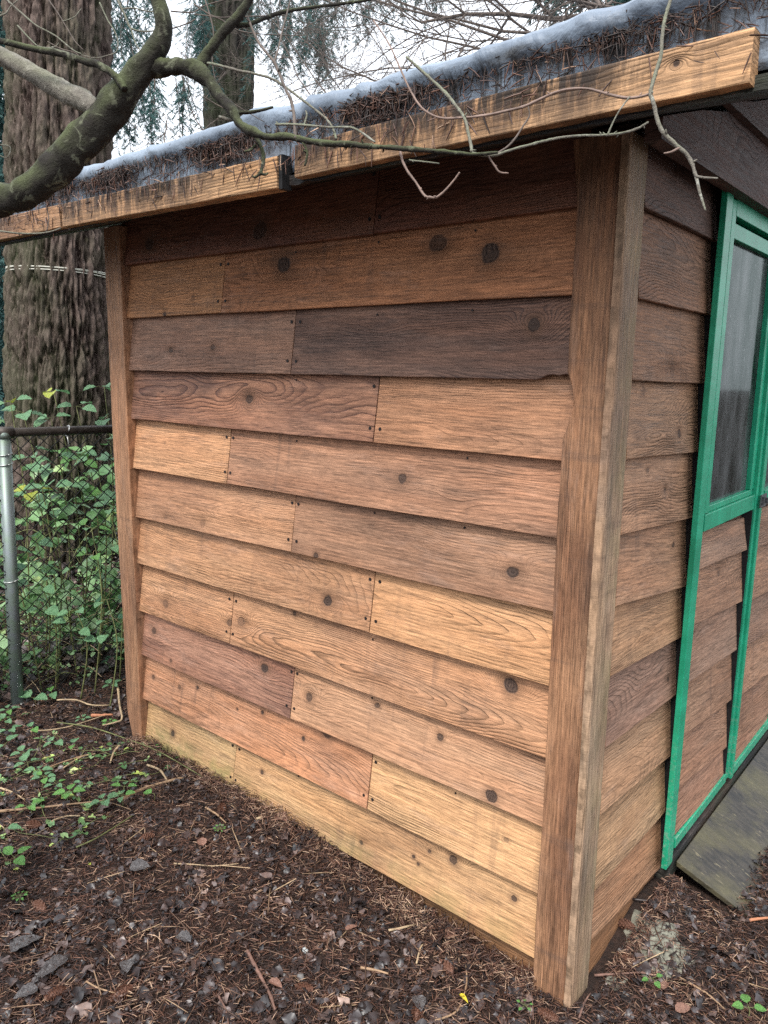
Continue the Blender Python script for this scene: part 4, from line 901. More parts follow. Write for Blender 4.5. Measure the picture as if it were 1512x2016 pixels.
SP = [(72, 1386, .062, 2, 'lf_teal', 'pair of large bramble leaves beside the fence post foot'), (100, 1383, .05, 2, 'lf_teal', 'smaller bramble leaves right of the fence post foot'), (30, 1412, .035, 4, 'lf_teal', 'bramble sprout just in front of the fence post'), (10, 1432, .04, 3, 'lf_teal', 'bramble leaves at the left edge below the fence post'),
 (32, 1452, .036, 3, 'lf_teal', 'two rounded bramble leaves on the litter, farther left'), (58, 1455, .045, 2, 'lf_teal', 'broad toothed bramble leaf over a dry cane'), (115, 1475, .04, 3, 'lf_teal', 'bramble sprout midway between post and shed corner'), (135, 1485, .035, 2, 'lf_teal', 'low bramble leaves right of the midway sprout'), (6, 1482, .045, 2, 'lf_teal', 'drooping bramble leaf cut by the left edge'),
 (42, 1500, .035, 4, 'lf_teal', 'narrow bramble leaves in front of the dry cane'), (55, 1525, .035, 3, 'lf_teal', 'bramble sprout with bright leaf tips'), (85, 1530, .032, 4, 'lf_teal', 'bushy bramble sprout above the long pale stalk'), (80, 1556, .028, 5, 'lf_teal', 'small leaved bramble patch touching the long pale stalk'), (122, 1558, .026, 4, 'lf_teal', 'tiny bramble sprout above the stalk'),
 (155, 1567, .024, 3, 'lf_teal', 'thin sprout with three leaves over the stalk'), (128, 1585, .036, 4, 'lf_green', 'bramble leaves hanging over the pale stalk'), (65, 1605, .034, 3, 'lf_green', 'yellowish narrow sprout by the fir cone'), (188, 1597, .036, 4, 'lf_teal', 'glossy rounded leaves at the end of the pale stalk'), (238, 1575, .028, 3, 'lf_teal', 'upper of two sprouts on the tan cane end'), (242, 1593, .028, 4, 'lf_teal', 'lower of two sprouts on the tan cane end'),
 (302, 1580, .030, 1, 'lf_green', 'single leaf right of the tan cane'), (12, 1648, .038, 2, 'lf_teal', 'oval leaf at the left edge under the cone'), (30, 1715, .04, 3, 'lf_green', 'arrow shaped leaf at the left edge low down'), (280, 1442, .020, 6, 'lf_green', 'bright sprout against the left corner board'), (318, 1480, .018, 6, 'lf_green', 'bright sprout under the mossy lowest plank'), (365, 1498, .016, 5, 'lf_green', 'smallest bright sprout under the mossy plank'),
 (285, 1485, .016, 4, 'lf_teal', 'pale sprout in front of the left corner board'), (165, 1425, .02, 5, 'lf_teal', 'small sprout between fence post and shed'), (228, 1430, .02, 5, 'lf_green', 'small sprout beside the bent bleached stalk'), (222, 1362, .035, 4, 'lf_teal', 'leafy sprout leaning on the left corner board'), (212, 1315, .045, 5, 'lf_dk', 'large dark green sprout behind the bleached stalk'), (1290, 1945, .020, 3, 'lf_green', 'bright green seedling below the concrete patch'), (1468, 2012, .026, 3, 'lf_green', 'bright green sprout cut by the bottom edge'),
 (442, 1640, .008, 9, 'lf_green', 'tiny feathery tuft in the middle of the litter'), (35, 1785, .010, 9, 'lf_green', 'tiny feathery tuft near the left fir cone'), (1040, 1985, .009, 5, 'lf_green', 'tiny green seedling left of the corner board foot'), (168, 1703, .011, 1, 'lf_yel', 'single small yellow green bud in a dark hollow')]
for a in SP: sprout(*a, h=0.035 if a[2] > .02 else .018)


# creeping leaves and runners on the near side of the fence
cr = []; rn = MB()
for i in range(34):
    p = gp(random.uniform(-40, 235), random.uniform(1395, 1660), .008); a = random.uniform(0, 6.28); q = [p]
    for k in range(5):
        a += random.uniform(-.5, .5); n_ = q[-1] + Vector((math.cos(a), math.sin(a), 0)) * random.uniform(.03, .06); n_.z = gz(n_.x, n_.y) + random.uniform(.006, .022); q.append(n_)
        if random.random() < .75:
            for _ in range(random.choice((1, 2, 3))): cr.append((n_.x, n_.y, n_.z + .006, random.uniform(0, 6.28)))
    rn.tube(q, [.0012] * 5 + [.0006], 4, 3)
cr = [c_ for c_ in cr if not (c_[0] > -1.9 and c_[1] > -.06)]; ca_ = np.array(cr); n_ = len(ca_)
tag(scatter('creeping_leaves', np.array([(0, -.02, 0), (.35, -.36, .06), (.75, -.27, .02), (1, 0, -.1), (.75, .27, .02), (.35, .36, .06), (0, .02, 0), (.5, 0, -.03)]), np.array([(0, 1, 7, 6), (1, 2, 3, 7), (7, 3, 4, 5), (6, 7, 5, 5)])[:3], ca_[:, :3], rots(ca_[:, 3], RNG.normal(0, .3, n_), RNG.normal(0, .3, n_)), RNG.uniform(.012, .032, n_), M['bramble']), 'small green leaves creeping over the litter in front of the fence', None, None, 'stuff')
tag(rn.build('runners', M['cane']), 'thin creeping runners on the litter in front of the fence', None, None, 'stuff')
# ------------------------------------------------------------------ chain link fence and growth behind it
FZ = 1.383
pb = Vector((-2.372, -0.199, 0.22)); pt = Vector((-2.363, -0.178, FZ - 0.02)); e1 = Vector((-2.273, 0.224, FZ)); fdir = Vector((e1.x - pt.x, e1.y - pt.y, 0)).normalized()
e1 = Vector((pt.x, pt.y, FZ)) + fdir * 0.95; e0 = Vector((pt.x, pt.y, FZ)) - fdir * 1.2
fence = tag(empty('chain_link_fence', (pb.x, pb.y, .26)), 'old chain link fence with dark top rail beside the shed', 'fence')
def adopt(o, p):
    o.parent = p; o.matrix_basis = world_of(p).inverted() @ Matrix.Identity(4)
    return o
adopt(MB().tube([e0, e1], [0.0175, 0.0175], 14, 1).build('rail', M['rail']), fence)
adopt(MB().tube([pb, pt], [0.0245, 0.0245], 20, 1).tube([pt, pt + Vector((0, 0, .018)), pt + Vector((0, 0, .034))], [.028, .026, .012], 16, 1).build('fence_post', M['galv']), fence)
nrm = Vector((fdir.y, -fdir.x, 0))
if nrm.dot(CAM - pt) < 0: nrm = -nrm
def band(z, r_, mat, nm='wire_tie', w=.0018):
    c = pb.lerp(pt, (z - pb.z) / (pt.z - pb.z)); q = [c + Vector((math.cos(a) * r_, math.sin(a) * r_, .004 * math.sin(a * 1.0))) for a in [i * 2 * PI / 14 for i in range(15)]]
    adopt(MB().tube(q, [w] * 15, 5, 1).build(nm, mat), fence)
for z in (1.30, 1.262, 0.80, 0.285): band(z, .027, M['tie'])
adopt(MB().tube([Vector((pt.x, pt.y, FZ)) - fdir * .03, Vector((pt.x, pt.y, FZ)) + fdir * .035], [.023, .023], 14, 1).build('rail_clamp', M['rail']), fence)
c = Vector((pt.x, pt.y, FZ)) + fdir * 0.235; q = [c + nrm * (math.cos(a) * .020) + Vector((0, 0, math.sin(a) * .021)) + fdir * (.006 * math.sin(a)) for a in [i * 2 * PI / 12 for i in range(11)]] + [c + nrm * .014 - Vector((0, 0, .065))]
adopt(MB().tube(q, [.0022] * len(q), 5, 1).build('wire_tie', M['tie']), fence)
wm = MB(); D = 0.056; zt = FZ - 0.004; nrow = 21
k0, k1 = int(-1.1 / D), int(0.95 / D)
for k in range(k0, k1):
    pts = []
    for j in range(nrow * 2 + 1):
        u = k * D + (D / 2 if j % 2 else 0); v = -j * D / 2 * 1.02
        base = Vector((pt.x, pt.y, zt + v)) + fdir * u + nrm * (0.004 if j % 2 else -0.004) + nrm * .006
        base += nrm * .012 * noise.noise((u * 2, v * 2, 3)) + Vector((0, 0, .006 * noise.noise((u * 3, v * 3, 9))))
        if base.z < gz(base.x, base.y) - .02: break
        pts.append(base)
    wm.tube(pts, [.0027] * len(pts), 4, 1)
    pts2 = []
    for j in range(nrow * 2 + 1):
        u = k * D + (-D / 2 if j % 2 else 0); v = -j * D / 2 * 1.02
        base = Vector((pt.x, pt.y, zt + v)) + fdir * u + nrm * (0.000 if j % 2 else 0.005) + nrm * .006
        base += nrm * .012 * noise.noise((u * 2, v * 2, 3)) + Vector((0, 0, .006 * noise.noise((u * 3, v * 3, 9))))
        if base.z < gz(base.x, base.y) - .02: break
        pts2.append(base)
    wm.tube(pts2, [.0027] * len(pts2), 4, 1)
    tw = Vector((pt.x, pt.y, zt)) + fdir * (k * D)
    wm.tube([tw, tw + Vector((0, 0, .022)) + fdir * .006, tw + Vector((0, 0, .03)) - fdir * .004], [.0016, .0015, .001], 4, 2)
tag(adopt(wm.build('wire_netting', M['mesh']), fence), kind='stuff')

# leafy bramble mass behind the fence
def one_leaf_T():
    V, F = [], []
    rows = 5
    for i in range(rows + 1):
        t = i / rows; w = max(.01, 0.42 * math.sin(PI * t ** .75) ** .85) * (1.1 if i % 2 else .93); dr = -.22 * t * t
        V += [(t, -w, dr + .25 * w), (t, 0, dr), (t, w, dr + .25 * w)]
    for i in range(rows): 
        for k in range(2): F.append((i * 3 + k, (i + 1) * 3 + k, (i + 1) * 3 + k + 1, i * 3 + k + 1))
    return np.array(V), np.array(F)
LT, LF = one_leaf_T()
def leaf_cloud(name, n, box, hfun, size, mat, label, tilt=.45, tint=None, tri=True, low=0.0):
    X = RNG.uniform(box[0], box[1], n); Y = RNG.uniform(box[2], box[3], n)
    dn = np.array([noise.noise((a * 2.2, b * 2.2, 6)) for a, b in zip(X, Y)]); kp = RNG.random(n) < np.clip(.6 + dn * 1.3, .12, 1); X, Y = X[kp], Y[kp]; n = len(X)
    side = (X - pt.x) * fdir.y - (Y - pt.y) * fdir.x   # >0 on the shed/camera side of the fence
    keep = (side < -0.07) & ~((X > -1.93) & (Y > -.05)); X, Y = X[keep], Y[keep]; n = len(X)
    G = np.array([gz(a, b, False) for a, b in zip(X, Y)]); H = np.array([hfun(a, b) for a, b in zip(X, Y)])
    Z = G + low + (H - low) * RNG.random(n) ** 0.8
    Ps, Rs, Ss, Ts = [], [], [], []
    yaw = RNG.uniform(0, 2 * PI, n); s0 = RNG.uniform(size[0], size[1], n); tn = RNG.beta(2, 2.2, n) if tint is None else tint(n, Z - G)
    for da in ((0, 1.15, -1.15) if tri else (0,)):
        yw = yaw + da + RNG.normal(0, .12, n); P = np.column_stack([X, Y, Z]); sc = s0 * (1 if da == 0 else .82)
        P[:, 0] += np.cos(yw) * .012; P[:, 1] += np.sin(yw) * .012
        Ps.append(P); Rs.append(rots(yw, RNG.normal(.15, tilt, n), RNG.normal(0, tilt, n))); Ss.append(sc); Ts.append(np.clip(tn + RNG.normal(0, .08, n), 0, 1))
    o = scatter(name, LT, LF, np.concatenate(Ps), np.concatenate(Rs), np.concatenate(Ss), mat, None, np.concatenate(Ts), True)
    return tag(o, label, None, None, 'stuff')
def hf(x, y):
    d = max(0, (-x - 2.3) * .8 + max(0, y) * .35); return min(1.15, .26 + .36 * d) * (1 + .5 * noise.noise((x * 2.3, y * 2.3, 2)))
leaf_cloud('bramble_undergrowth', 2600, (-5.4, -1.9, -.6, 4.2), hf, (.05, .10), M['bramble'], 'tangle of green bramble leaves behind the chain link fence', low=.05)
leaf_cloud('bramble_undergrowth', 650, (-2.85, -1.95, -.35, 1.6), lambda x, y: .75 + .3 * noise.noise((x * 3, y * 3, 1)), (.03, .085), M['bramble'], 'bramble leaves pressed against the wire netting', low=.06)
leaf_cloud('ivy_ground_cover', 2600, (-3.6, -1.9, -.8, 2.0), lambda x, y: .16, (.018, .035), M['bramble'], 'small green leaves creeping over the bank behind the fence', low=.01)
leaf_cloud('dead_leaf_bank', 5000, (-5, -1.9, -.8, 3.5), lambda x, y: .05, (.03, .06), M['litter_leaf'], 'dead brown leaves on the bank behind the fence', low=.0)
sw = MB(); sg = MB()
for i in range(300):
    x = random.uniform(-3.9, -1.98); y = random.uniform(-.5, 1.4)
    if (x - pt.x) * fdir.y - (y - pt.y) * fdir.x > -.04: continue
    z = gz(x, y, False) + random.uniform(0, .22); a = random.uniform(0, 6.28); L = random.uniform(.10, .38); d = Vector((math.cos(a), math.sin(a), random.uniform(-.3, .45)))
    p = Vector((x, y, z)); m1 = p + d * L * .5 + Vector((0, 0, random.uniform(-.02, .05))); e = p + d * L - Vector((0, 0, .05 * random.random()))
    (sw if i % 3 else sg).tube([p, m1, e], [random.uniform(.0012, .0028)] * 2 + [.0007], 4, 2)
tag(sw.build('dry_stalks', M['straw']), 'bleached dry stalks tangled under the brambles', None, None, 'stuff')
for i in range(46):
    x = random.uniform(-4.2, -2.05); y = random.uniform(-.4, 2.0)
    if (x - pt.x) * fdir.y - (y - pt.y) * fdir.x > -.04: continue
    p = Vector((x, y, gz(x, y, False) - .02)); a = random.uniform(0, 6.28); L = random.uniform(.3, .8); H = random.uniform(.3, .85)
    sg.tube([p, p + Vector((math.cos(a) * L * .25, math.sin(a) * L * .25, H * .7)), p + Vector((math.cos(a) * L * .65, math.sin(a) * L * .65, H)), p + Vector((math.cos(a) * L, math.sin(a) * L, H * .75))], [.0035, .003, .0022, .001], 5, 4)
tag(sg.build('bramble_canes', M['cane']), 'thin arching bramble canes behind the fence', None, None, 'stuff')
def plant(px, py, depth, size, n, key, label, drop=.5):
    """one bramble spray standing behind the fence: cane from the ground up to the leaves"""
    top = at(px, py, depth); b = Vector((top.x + random.uniform(-.1, .1), top.y + random.uniform(-.05, .1), gz(top.x, top.y, False))); root = tag(empty('bramble_plant', b), label, 'bramble', 'bramble sprays behind the fence')
    st = MB().tube([(0, 0, -.02), tuple((top - b) * .6 + Vector((.04, .02, 0))), tuple(top - b)], [.0035, .0028, .0015], 5, 4)
    for i in range(n):
        t = 1 - .28 * (i // 3) * .6 * random.uniform(.8, 1.2); c = b.lerp(top, max(t, .4)); a = i * 2.2 + random.uniform(-.4, .4) + py; d = Vector((math.cos(a), math.sin(a), random.uniform(-.35, .25)))
        p = c + d * random.uniform(.02, .05); place_leaf(LM[key if random.random() < .75 else 'lf_teal'], p, d, size * random.uniform(.75, 1.2), Vector((.15, -.45, 1)), root, 'leaf', random.uniform(.9, 1.15)); st.tube([tuple(c - b), tuple(p - b)], [.0012, .001], 4, 1)
    st.build('stem', M['cane'], root)
for a in [(20, 790, 3.3, .075, 4, 'lf_yel', 'yellow green bramble leaves above the fence post'), (105, 770, 3.5, .07, 3, 'lf_yel', 'curled yellow leaf spray in front of the big trunk'), (45, 812, 3.3, .07, 7, 'lf_teal', 'bramble spray just over the left end of the rail'), (100, 822, 3.4, .065, 8, 'lf_teal', 'broad leaved spray over the middle of the rail'),
 (150, 800, 3.6, .065, 8, 'lf_teal', 'bramble spray at the foot of the big trunk'), (205, 760, 3.5, .055, 12, 'lf_teal', 'tall leafy spray against the left corner board'), (212, 820, 3.4, .06, 9, 'lf_teal', 'leaves between the rail and the corner board'), (95, 960, 3.25, .095, 3, 'lf_teal', 'largest pale bramble leaf behind the netting'), (65, 965, 3.2, .065, 3, 'lf_yel', 'yellow green leaves left of the largest pale leaf'), (150, 905, 3.3, .075, 4, 'lf_green', 'bright bramble leaves high behind the netting'),
 (190, 900, 3.3, .075, 6, 'lf_teal', 'round bramble leaves behind the netting near the shed'), (60, 900, 3.4, .07, 6, 'lf_teal', 'bramble leaves just below the rail by the post'), (180, 1040, 3.15, .055, 5, 'lf_green', 'bright narrow leaves halfway down the netting'), (70, 1060, 3.2, .06, 6, 'lf_dk', 'dark bramble leaves halfway down beside the post'), (215, 1000, 3.2, .05, 6, 'lf_teal', 'leaves close to the corner board halfway down'), (80, 1150, 3.1, .055, 7, 'lf_teal', 'low bramble leaves right of the fence post'), (150, 1200, 3.05, .05, 8, 'lf_teal', 'low bramble clump behind the netting'), (210, 1180, 3.05, .045, 8, 'lf_dk', 'low dark clump beside the corner board'), (10, 1080, 3.2, .06, 6, 'lf_teal', 'bramble leaves left of the fence post')]: plant(*a)

# red brown board fence glimpsed at the left edge
bf = tag(empty('board_fence', at(5, 830, 8)), 'red brown board fence glimpsed behind brambles at the left edge', 'fence')
for i in range(9):
    c = at(-95 + i * 13.5, 790, 8.0); o = MB().box(-.034, .034, -.012, .012, -1.0, .28).build('plank', M['redboard'], bf, False); o.matrix_basis = world_of(bf).inverted() @ (Matrix.Translation(c) @ Matrix.Rotation(_yaw - PI / 2, 4, 'Z'))
o = MB().box(-.6, .35, -.03, .03, .27, .33).build('cap_rail', M['redboard'], bf, False); o.matrix_basis = world_of(bf).inverted() @ (Matrix.Translation(at(-40, 790, 7.98)) @ Matrix.Rotation(_yaw - PI / 2, 4, 'Z'))

# ------------------------------------------------------------------ big trees
def trunk_mesh(axis, nu, nv, sx, sz, amp, flare=0.0):
    """axis: [(point, radius)] bottom to top; furrowed bark as real relief"""
    V, A = [], []; n = len(axis)
    for j in range(nv + 1):
        t = j / nv * (n - 1); i = min(int(t), n - 2); f = t - i; c = axis[i][0].lerp(axis[i + 1][0], f); r_ = axis[i][1] * (1 - f) + axis[i + 1][1] * f
        for k in range(nu):
            a = 2 * PI * k / nu; cx, cy = math.cos(a), math.sin(a)
            w = noise.noise((cx * 2, cy * 2, c.z * 1.1)) * .5
            n1 = 1 - abs(noise.noise((cx * sx + w, cy * sx + w, c.z * sz))) * 2.0
            n2 = 1 - abs(noise.noise((cx * sx * 2.1 + 9, cy * sx * 2.1, c.z * sz * 2.6))) * 2.0
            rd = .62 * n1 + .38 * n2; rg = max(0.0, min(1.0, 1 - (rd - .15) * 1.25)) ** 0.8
            rr = r_ * (1 + .04 * noise.noise((cx, cy, c.z * .6))) + amp * (rg - .6)
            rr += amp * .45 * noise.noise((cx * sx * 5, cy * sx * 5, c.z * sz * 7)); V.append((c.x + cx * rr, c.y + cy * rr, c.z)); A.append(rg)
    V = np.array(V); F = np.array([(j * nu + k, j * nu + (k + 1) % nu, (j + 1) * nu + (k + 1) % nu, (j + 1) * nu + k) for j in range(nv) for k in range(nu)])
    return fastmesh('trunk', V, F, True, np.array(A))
def rr(px, d): return px / 2 * d / F_PX
NT_ = np.array([(0, -.5, 0), (1, -.35, .0), (1, .35, .0), (0, .5, 0)]); NF_ = np.array([(0, 1, 2, 3)])
def fronds(specs, nlen, nw):
    """specs: (px0, px1, py0, py1, depth, spread, count, length px): hanging sprays. returns twig MB and needle arrays"""
    tw = MB(); P, Y, Pi, Sc = [], [], [], []
    for (x0, x1_, y0, y1_, d0, sp, cnt, ln) in specs:
        for _ in range(cnt):
            d = d0 + random.uniform(-sp, sp); a = at(random.uniform(x0, x1_), random.uniform(y0, y1_), d); L = ln * random.uniform(.5, 1.2) * d / F_PX
            q = [a]; dr = Vector((random.uniform(-.35, .35), random.uniform(-.35, .35), -1)).normalized()
            for s in range(5): dr = (dr + Vector((random.uniform(-.12, .12), random.uniform(-.12, .12), -.12))).normalized(); q.append(q[-1] + dr * L / 5)
            tw.tube(q, [.004, .0035, .003, .0025, .0018, .001], 3, 1, 0, False)
            nb = int(10 + L * 22)
            for b in range(nb):
                t = (b + random.random()) / nb * 5; i = min(int(t), 4); c = q[i].lerp(q[i + 1], t - i); an = random.uniform(0, 6.28); bd = Vector((math.cos(an), math.sin(an), random.uniform(-1.4, -.5))).normalized(); bl = random.uniform(.06, .2) * (1.15 - t / 6) * min(1.4, L * 1.6)
                m_ = max(5, int(bl / (nlen * .33)))
                for s in range(m_):
                    u = s / m_; p = c + bd * bl * u; 
                    for sg_ in (-1, 1):
                        P.append(p); Y.append(an + sg_ * random.uniform(.5, 1.1)); Pi.append(random.uniform(.2, 1.1)); Sc.append(nlen * random.uniform(.7, 1.2))
    return tw, np.array([tuple(p) for p in P]), np.array(Y), np.array(Pi), np.array(Sc), nw
def crown(parent, specs, nlen, nw, twig=M['twig_dark']):
    tw, P, Y, Pi, Sc, nw = fronds(specs, nlen, nw); R = rots(Y, Pi, RNG.uniform(0, 6.28, len(Y))); S3 = np.column_stack([Sc, Sc * nw, Sc])
    o = scatter('crown', NT_, NF_, P, R, S3, M['fir_leaf']); adopt(o, parent); o['kind'] = 'stuff'
    o2 = tw.build('branches', twig); adopt(o2, parent); o2['kind'] = 'stuff'
d = 5.0
t1b = at(118, 900, 5.05); t1t = at(117, -180, 4.45); t0 = t1b + (t1b - t1t) * .40
tree1 = tag(empty('fir_tree', (t0.x, t0.y, .3)), 'largest fir trunk with deeply furrowed bark left of the shed', 'tree')
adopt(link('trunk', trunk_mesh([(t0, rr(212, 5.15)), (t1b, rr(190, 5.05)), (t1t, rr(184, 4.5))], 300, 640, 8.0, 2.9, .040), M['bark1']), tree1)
crown(tree1, [(205, 300, -120, 60, 6.6, .5, 26, 230), (215, 305, 60, 200, 6.4, .5, 12, 150), (285, 400, 150, 165, 4.6, .3, 7, 130), (215, 300, 200, 235, 5, .3, 5, 110)], .024, .18)
t2b = at(452, 420, 12); t2t = at(447, -120, 11.3); t2o = t2b + (t2b - t2t) * 1.1
tree2 = tag(empty('fir_tree', (t2o.x, t2o.y, .3)), 'dark slimmer fir trunk standing behind the shed roof', 'tree')
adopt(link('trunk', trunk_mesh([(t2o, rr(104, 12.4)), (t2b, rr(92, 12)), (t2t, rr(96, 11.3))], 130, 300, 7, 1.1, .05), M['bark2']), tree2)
crown(tree2, [(375, 405, -60, 60, 10.5, .6, 14, 160), (497, 560, -80, 30, 9.5, .7, 11, 150), (550, 670, -60, 60, 9, .6, 26, 130), (610, 650, -40, 90, 9, .3, 12, 110), (660, 740, -90, 10, 9.5, .6, 12, 110), (740, 890, -100, -30, 10, .6, 18, 110)], .04, .16)
t3 = at(-190, 500, 8); tree3 = tag(empty('fir_tree', (t3.x, t3.y, .3)), 'dense dark green fir filling the left edge behind the big trunk', 'tree')
adopt(MB().tube([(t3.x, t3.y, .2), (t3.x, t3.y, 4), (t3.x, t3.y, 8)], [.25, .2, .12], 12, 3).build('trunk', M['bark2']), tree3)
crown(tree3, [(-110, 40, y, y + 110, 8, 1.0, 30, 150) for y in range(-120, 760, 100)] + [(-110, 45, 640, 760, 9, .5, 30, 120)], .05, .3)
t4 = at(1230, -300, 9); tree4 = tag(empty('fir_tree', (t4.x, t4.y, .3)), 'green fir seen over the right end of the tarp', 'tree')
adopt(MB().tube([(t4.x, t4.y, .2), (t4.x, t4.y, 4), (t4.x, t4.y, 7)], [.2, .15, .1], 12, 3).build('trunk', M['bark2']), tree4)
crown(tree4, [(1060, 1330, -90, -10, 9, .6, 44, 90)], .05, .25)
# cord round the big trunk, tied across to the shed
cd_ = MB()
for (ya, yb, o_) in ((530, 538, 0), (535, 541, .004), (541, 546, .0)):
    ca = at(118, (ya + yb) / 2, 4.80); ax = t1b.lerp(t1t, (ca.z - t1b.z) / (t1t.z - t1b.z)); R_ = rr(184, 4.8) + .012
    q = [];
    for i in range(37):
        an = i / 36 * 2 * PI; q.append(Vector((ax.x + math.cos(an) * R_, ax.y + math.sin(an) * R_, ca.z + .010 * math.sin(an + 2.4 + ya))))
    cd_.tube(q, [.0042] * 37, 6, 1)
tag(cd_.build('tree_cord', M['cord']), 'pale cord wound around the big furrowed trunk', 'cord')

# ------------------------------------------------------------------ bare tree whose limbs cross in front
tb = at(-420, 620, 1.45)
bare = tag(empty('bare_tree', (tb.x, tb.y, .25)), 'leafless tree with mossy limbs crossing in front of the roof', 'tree')
def limb(name, pts, mat, d0, d1=None, sides=10, sub=5, wob=.22, parent=None, buds=0):
    d1 = d1 or d0; n = len(pts); P, Rr = [], []
    for i, p in enumerate(pts):
        dd = p[3] if len(p) > 3 else d0 + (d1 - d0) * i / (n - 1); P.append(at(p[0], p[1], dd)); Rr.append(p[2] / 2 * dd / F_PX)
    b = MB().tube(P, Rr, sides, sub, wob)
    for i in range(buds):
        k = random.randrange(len(P) - 1); c = P[k].lerp(P[k + 1], random.random()); dv = Vector((random.uniform(-1, 1), random.uniform(-1, 1), random.uniform(-1, 1))).normalized(); r0 = min(max(Rr[k], .0008), .0026)
        b.tube([c, c + dv * r0 * 1.8, c + dv * r0 * 3.2], [r0 * .7, r0 * .6, r0 * .25], 5, 1)
    return adopt(b.build(name, mat), parent or bare)
o = MB().tube([(tb.x, tb.y, .1), (tb.x + .02, tb.y, 1.0), (tb.x, tb.y + .02, 1.8), (tb.x - .1, tb.y, 2.6)], [.11, .09, .08, .05], 14, 4, .15).build('trunk', M['limb']); adopt(o, bare)
limb('branch', [(-420, 560, 100, 1.42), (-250, 470, 84, 1.40), (-100, 412, 70, 1.36), (0, 391, 62, 1.32), (50, 378, 60, 1.3), (100, 342, 59, 1.29), (150, 292, 60, 1.28), (195, 243, 59, 1.27), (232, 196, 57, 1.26), (270, 152, 52, 1.25), (300, 112, 45, 1.24), (319, 75, 36, 1.23), (322, 40, 32, 1.22), (312, 0, 30, 1.22), (300, -60, 28, 1.22), (320, -200, 26, 1.2)], M['limb'], 1.3, sides=32, sub=12, wob=.34)
limb('branch', [(188, 218, 30), (165, 198, 42), (140, 188, 40), (100, 165, 38), (60, 142, 36), (20, 120, 35), (-40, 95, 34), (-140, 60, 30), (-300, -20, 20), (-420, -120, 8)], M['limb_grey'], 1.27, 1.34, 24, 8, .16)
limb('branch', [(246, 176, 14), (236, 160, 15), (215, 140, 14), (190, 126, 16), (172, 122, 14), (125, 107, 13), (70, 97, 12), (25, 86, 12), (-40, 70, 11), (-200, 20, 7), (-300, -40, 3)], M['limb'], 1.22, 1.26, 12, 5)
limb('branch', [(295, 138, 34), (330, 132, 32), (360, 133, 30), (388, 140, 32), (410, 158, 27), (430, 186, 21), (455, 216, 20), (475, 246, 19), (500, 261, 17), (520, 268, 14), (545, 270, 13), (570, 269, 14), (600, 276, 12), (640, 282, 12), (680, 284, 12), (715, 287, 11), (760, 290, 10), (800, 293, 10), (850, 297, 9), (900, 301, 8), (935, 304, 7), (980, 300, 5)], M['limb'], 1.25, 1.02, 16, 8, .4, buds=14)
limb('branch', [(385, 140, 26), (400, 120, 23), (412, 100, 20), (430, 76, 19), (450, 52, 20), (470, 30, 18), (487, 5, 17), (500, -30, 16), (520, -120, 14)], M['limb'], 1.23, 1.2, 14, 6)
limb('branch', [(465, 50, 10), (490, 48, 9), (515, 38, 8), (545, 27, 8), (580, 19, 7), (625, 13, 6), (680, 6, 6), (740, -4, 5), (800, -30, 5)], M['limb'], 1.22, 1.3, 9, 5, buds=3)
limb('twig', [(498, 262, 9), (512, 285, 8), (519, 310, 8), (516, 330, 7), (512, 343, 8)], M['limb'], 1.19, 1.17, 9, 5, .4)
limb('twig', [(512, 342, 6), (502, 349, 5), (497, 346, 3)], M['limb'], 1.17, None, 7); limb('twig', [(512, 341, 6), (522, 344, 5), (528, 340, 3)], M['limb'], 1.17, None, 7)
limb('twig', [(504, 285, 6), (494, 295, 6), (481, 299, 4)], M['limb'], 1.18, None, 7)
limb('twig', [(470, 222, 8), (490, 221, 7), (510, 218, 6), (538, 211, 5)], M['limb'], 1.2, None, 8)
limb('twig', [(455, 237, 6), (442, 233, 7), (431, 230, 5)], M['twig_pale'], 1.2, None, 8)
limb('twig', [(488, 35, 5), (500, 65, 5), (512, 88, 5), (528, 108, 5), (540, 122, 6), (552, 150, 5), (562, 175, 5), (572, 195, 7), (578, 220, 6), (581, 262, 7), (582, 272, 7)], M['twig_dark'], 1.22, 1.12, 7, 5, .3, buds=5)
limb('twig', [(540, 122, 4), (548, 95, 3.5), (556, 60, 3), (564, 30, 3), (574, -10, 2.5)], M['twig_dark'], 1.2, 1.25, 6)
limb('twig', [(408, 124, 5), (440, 131, 5), (470, 139, 5), (500, 145, 5), (535, 155, 5), (560, 170, 4.5), (580, 185, 5), (610, 208, 4.5), (640, 232, 4.5), (655, 252, 4.5), (662, 274, 5)], M['twig_pale'], 1.22, 1.12, 7, 5, .3, buds=6)
limb('twig', [(542, 245, 5), (575, 245, 5), (605, 247, 5), (650, 251, 4.5), (690, 251, 4.5), (715, 263, 4.5), (738, 280, 4)], M['twig_pale'], 1.14, 1.1, 7, 5, .3, buds=5)
limb('twig', [(598, 248, 4), (604, 228, 3.5), (602, 218, 3)], M['twig_pale'], 1.13, None, 6)
limb('twig', [(800, 112, 5), (831, 140, 6), (855, 162, 6), (876, 182, 7), (895, 205, 6), (914, 232, 6), (922, 262, 6), (928, 290, 6), (928, 298, 6)], M['twig_pale'], 1.12, 1.04, 8, 5, .3, buds=6)
limb('twig', [(735, 40, 3), (765, 85, 3), (790, 140, 3.5), (808, 178, 4), (831, 213, 4), (866, 232, 4.5), (910, 232, 5), (956, 227, 5), (995, 219, 5), (1031, 210, 5.5), (1062, 196, 5.5), (1096, 181, 5), (1126, 175, 5), (1156, 175, 5), (1182, 181, 5), (1206, 188, 5.5), (1236, 193, 5.5), (1262, 190, 5), (1284, 183, 5)], M['twig_red'], 1.15, .98, 8, 5, .25, buds=8)
limb('twig', [(1240, 190, 3), (1215, 225, 3), (1195, 268, 4)], M['twig_pale'], .97, None, 6)
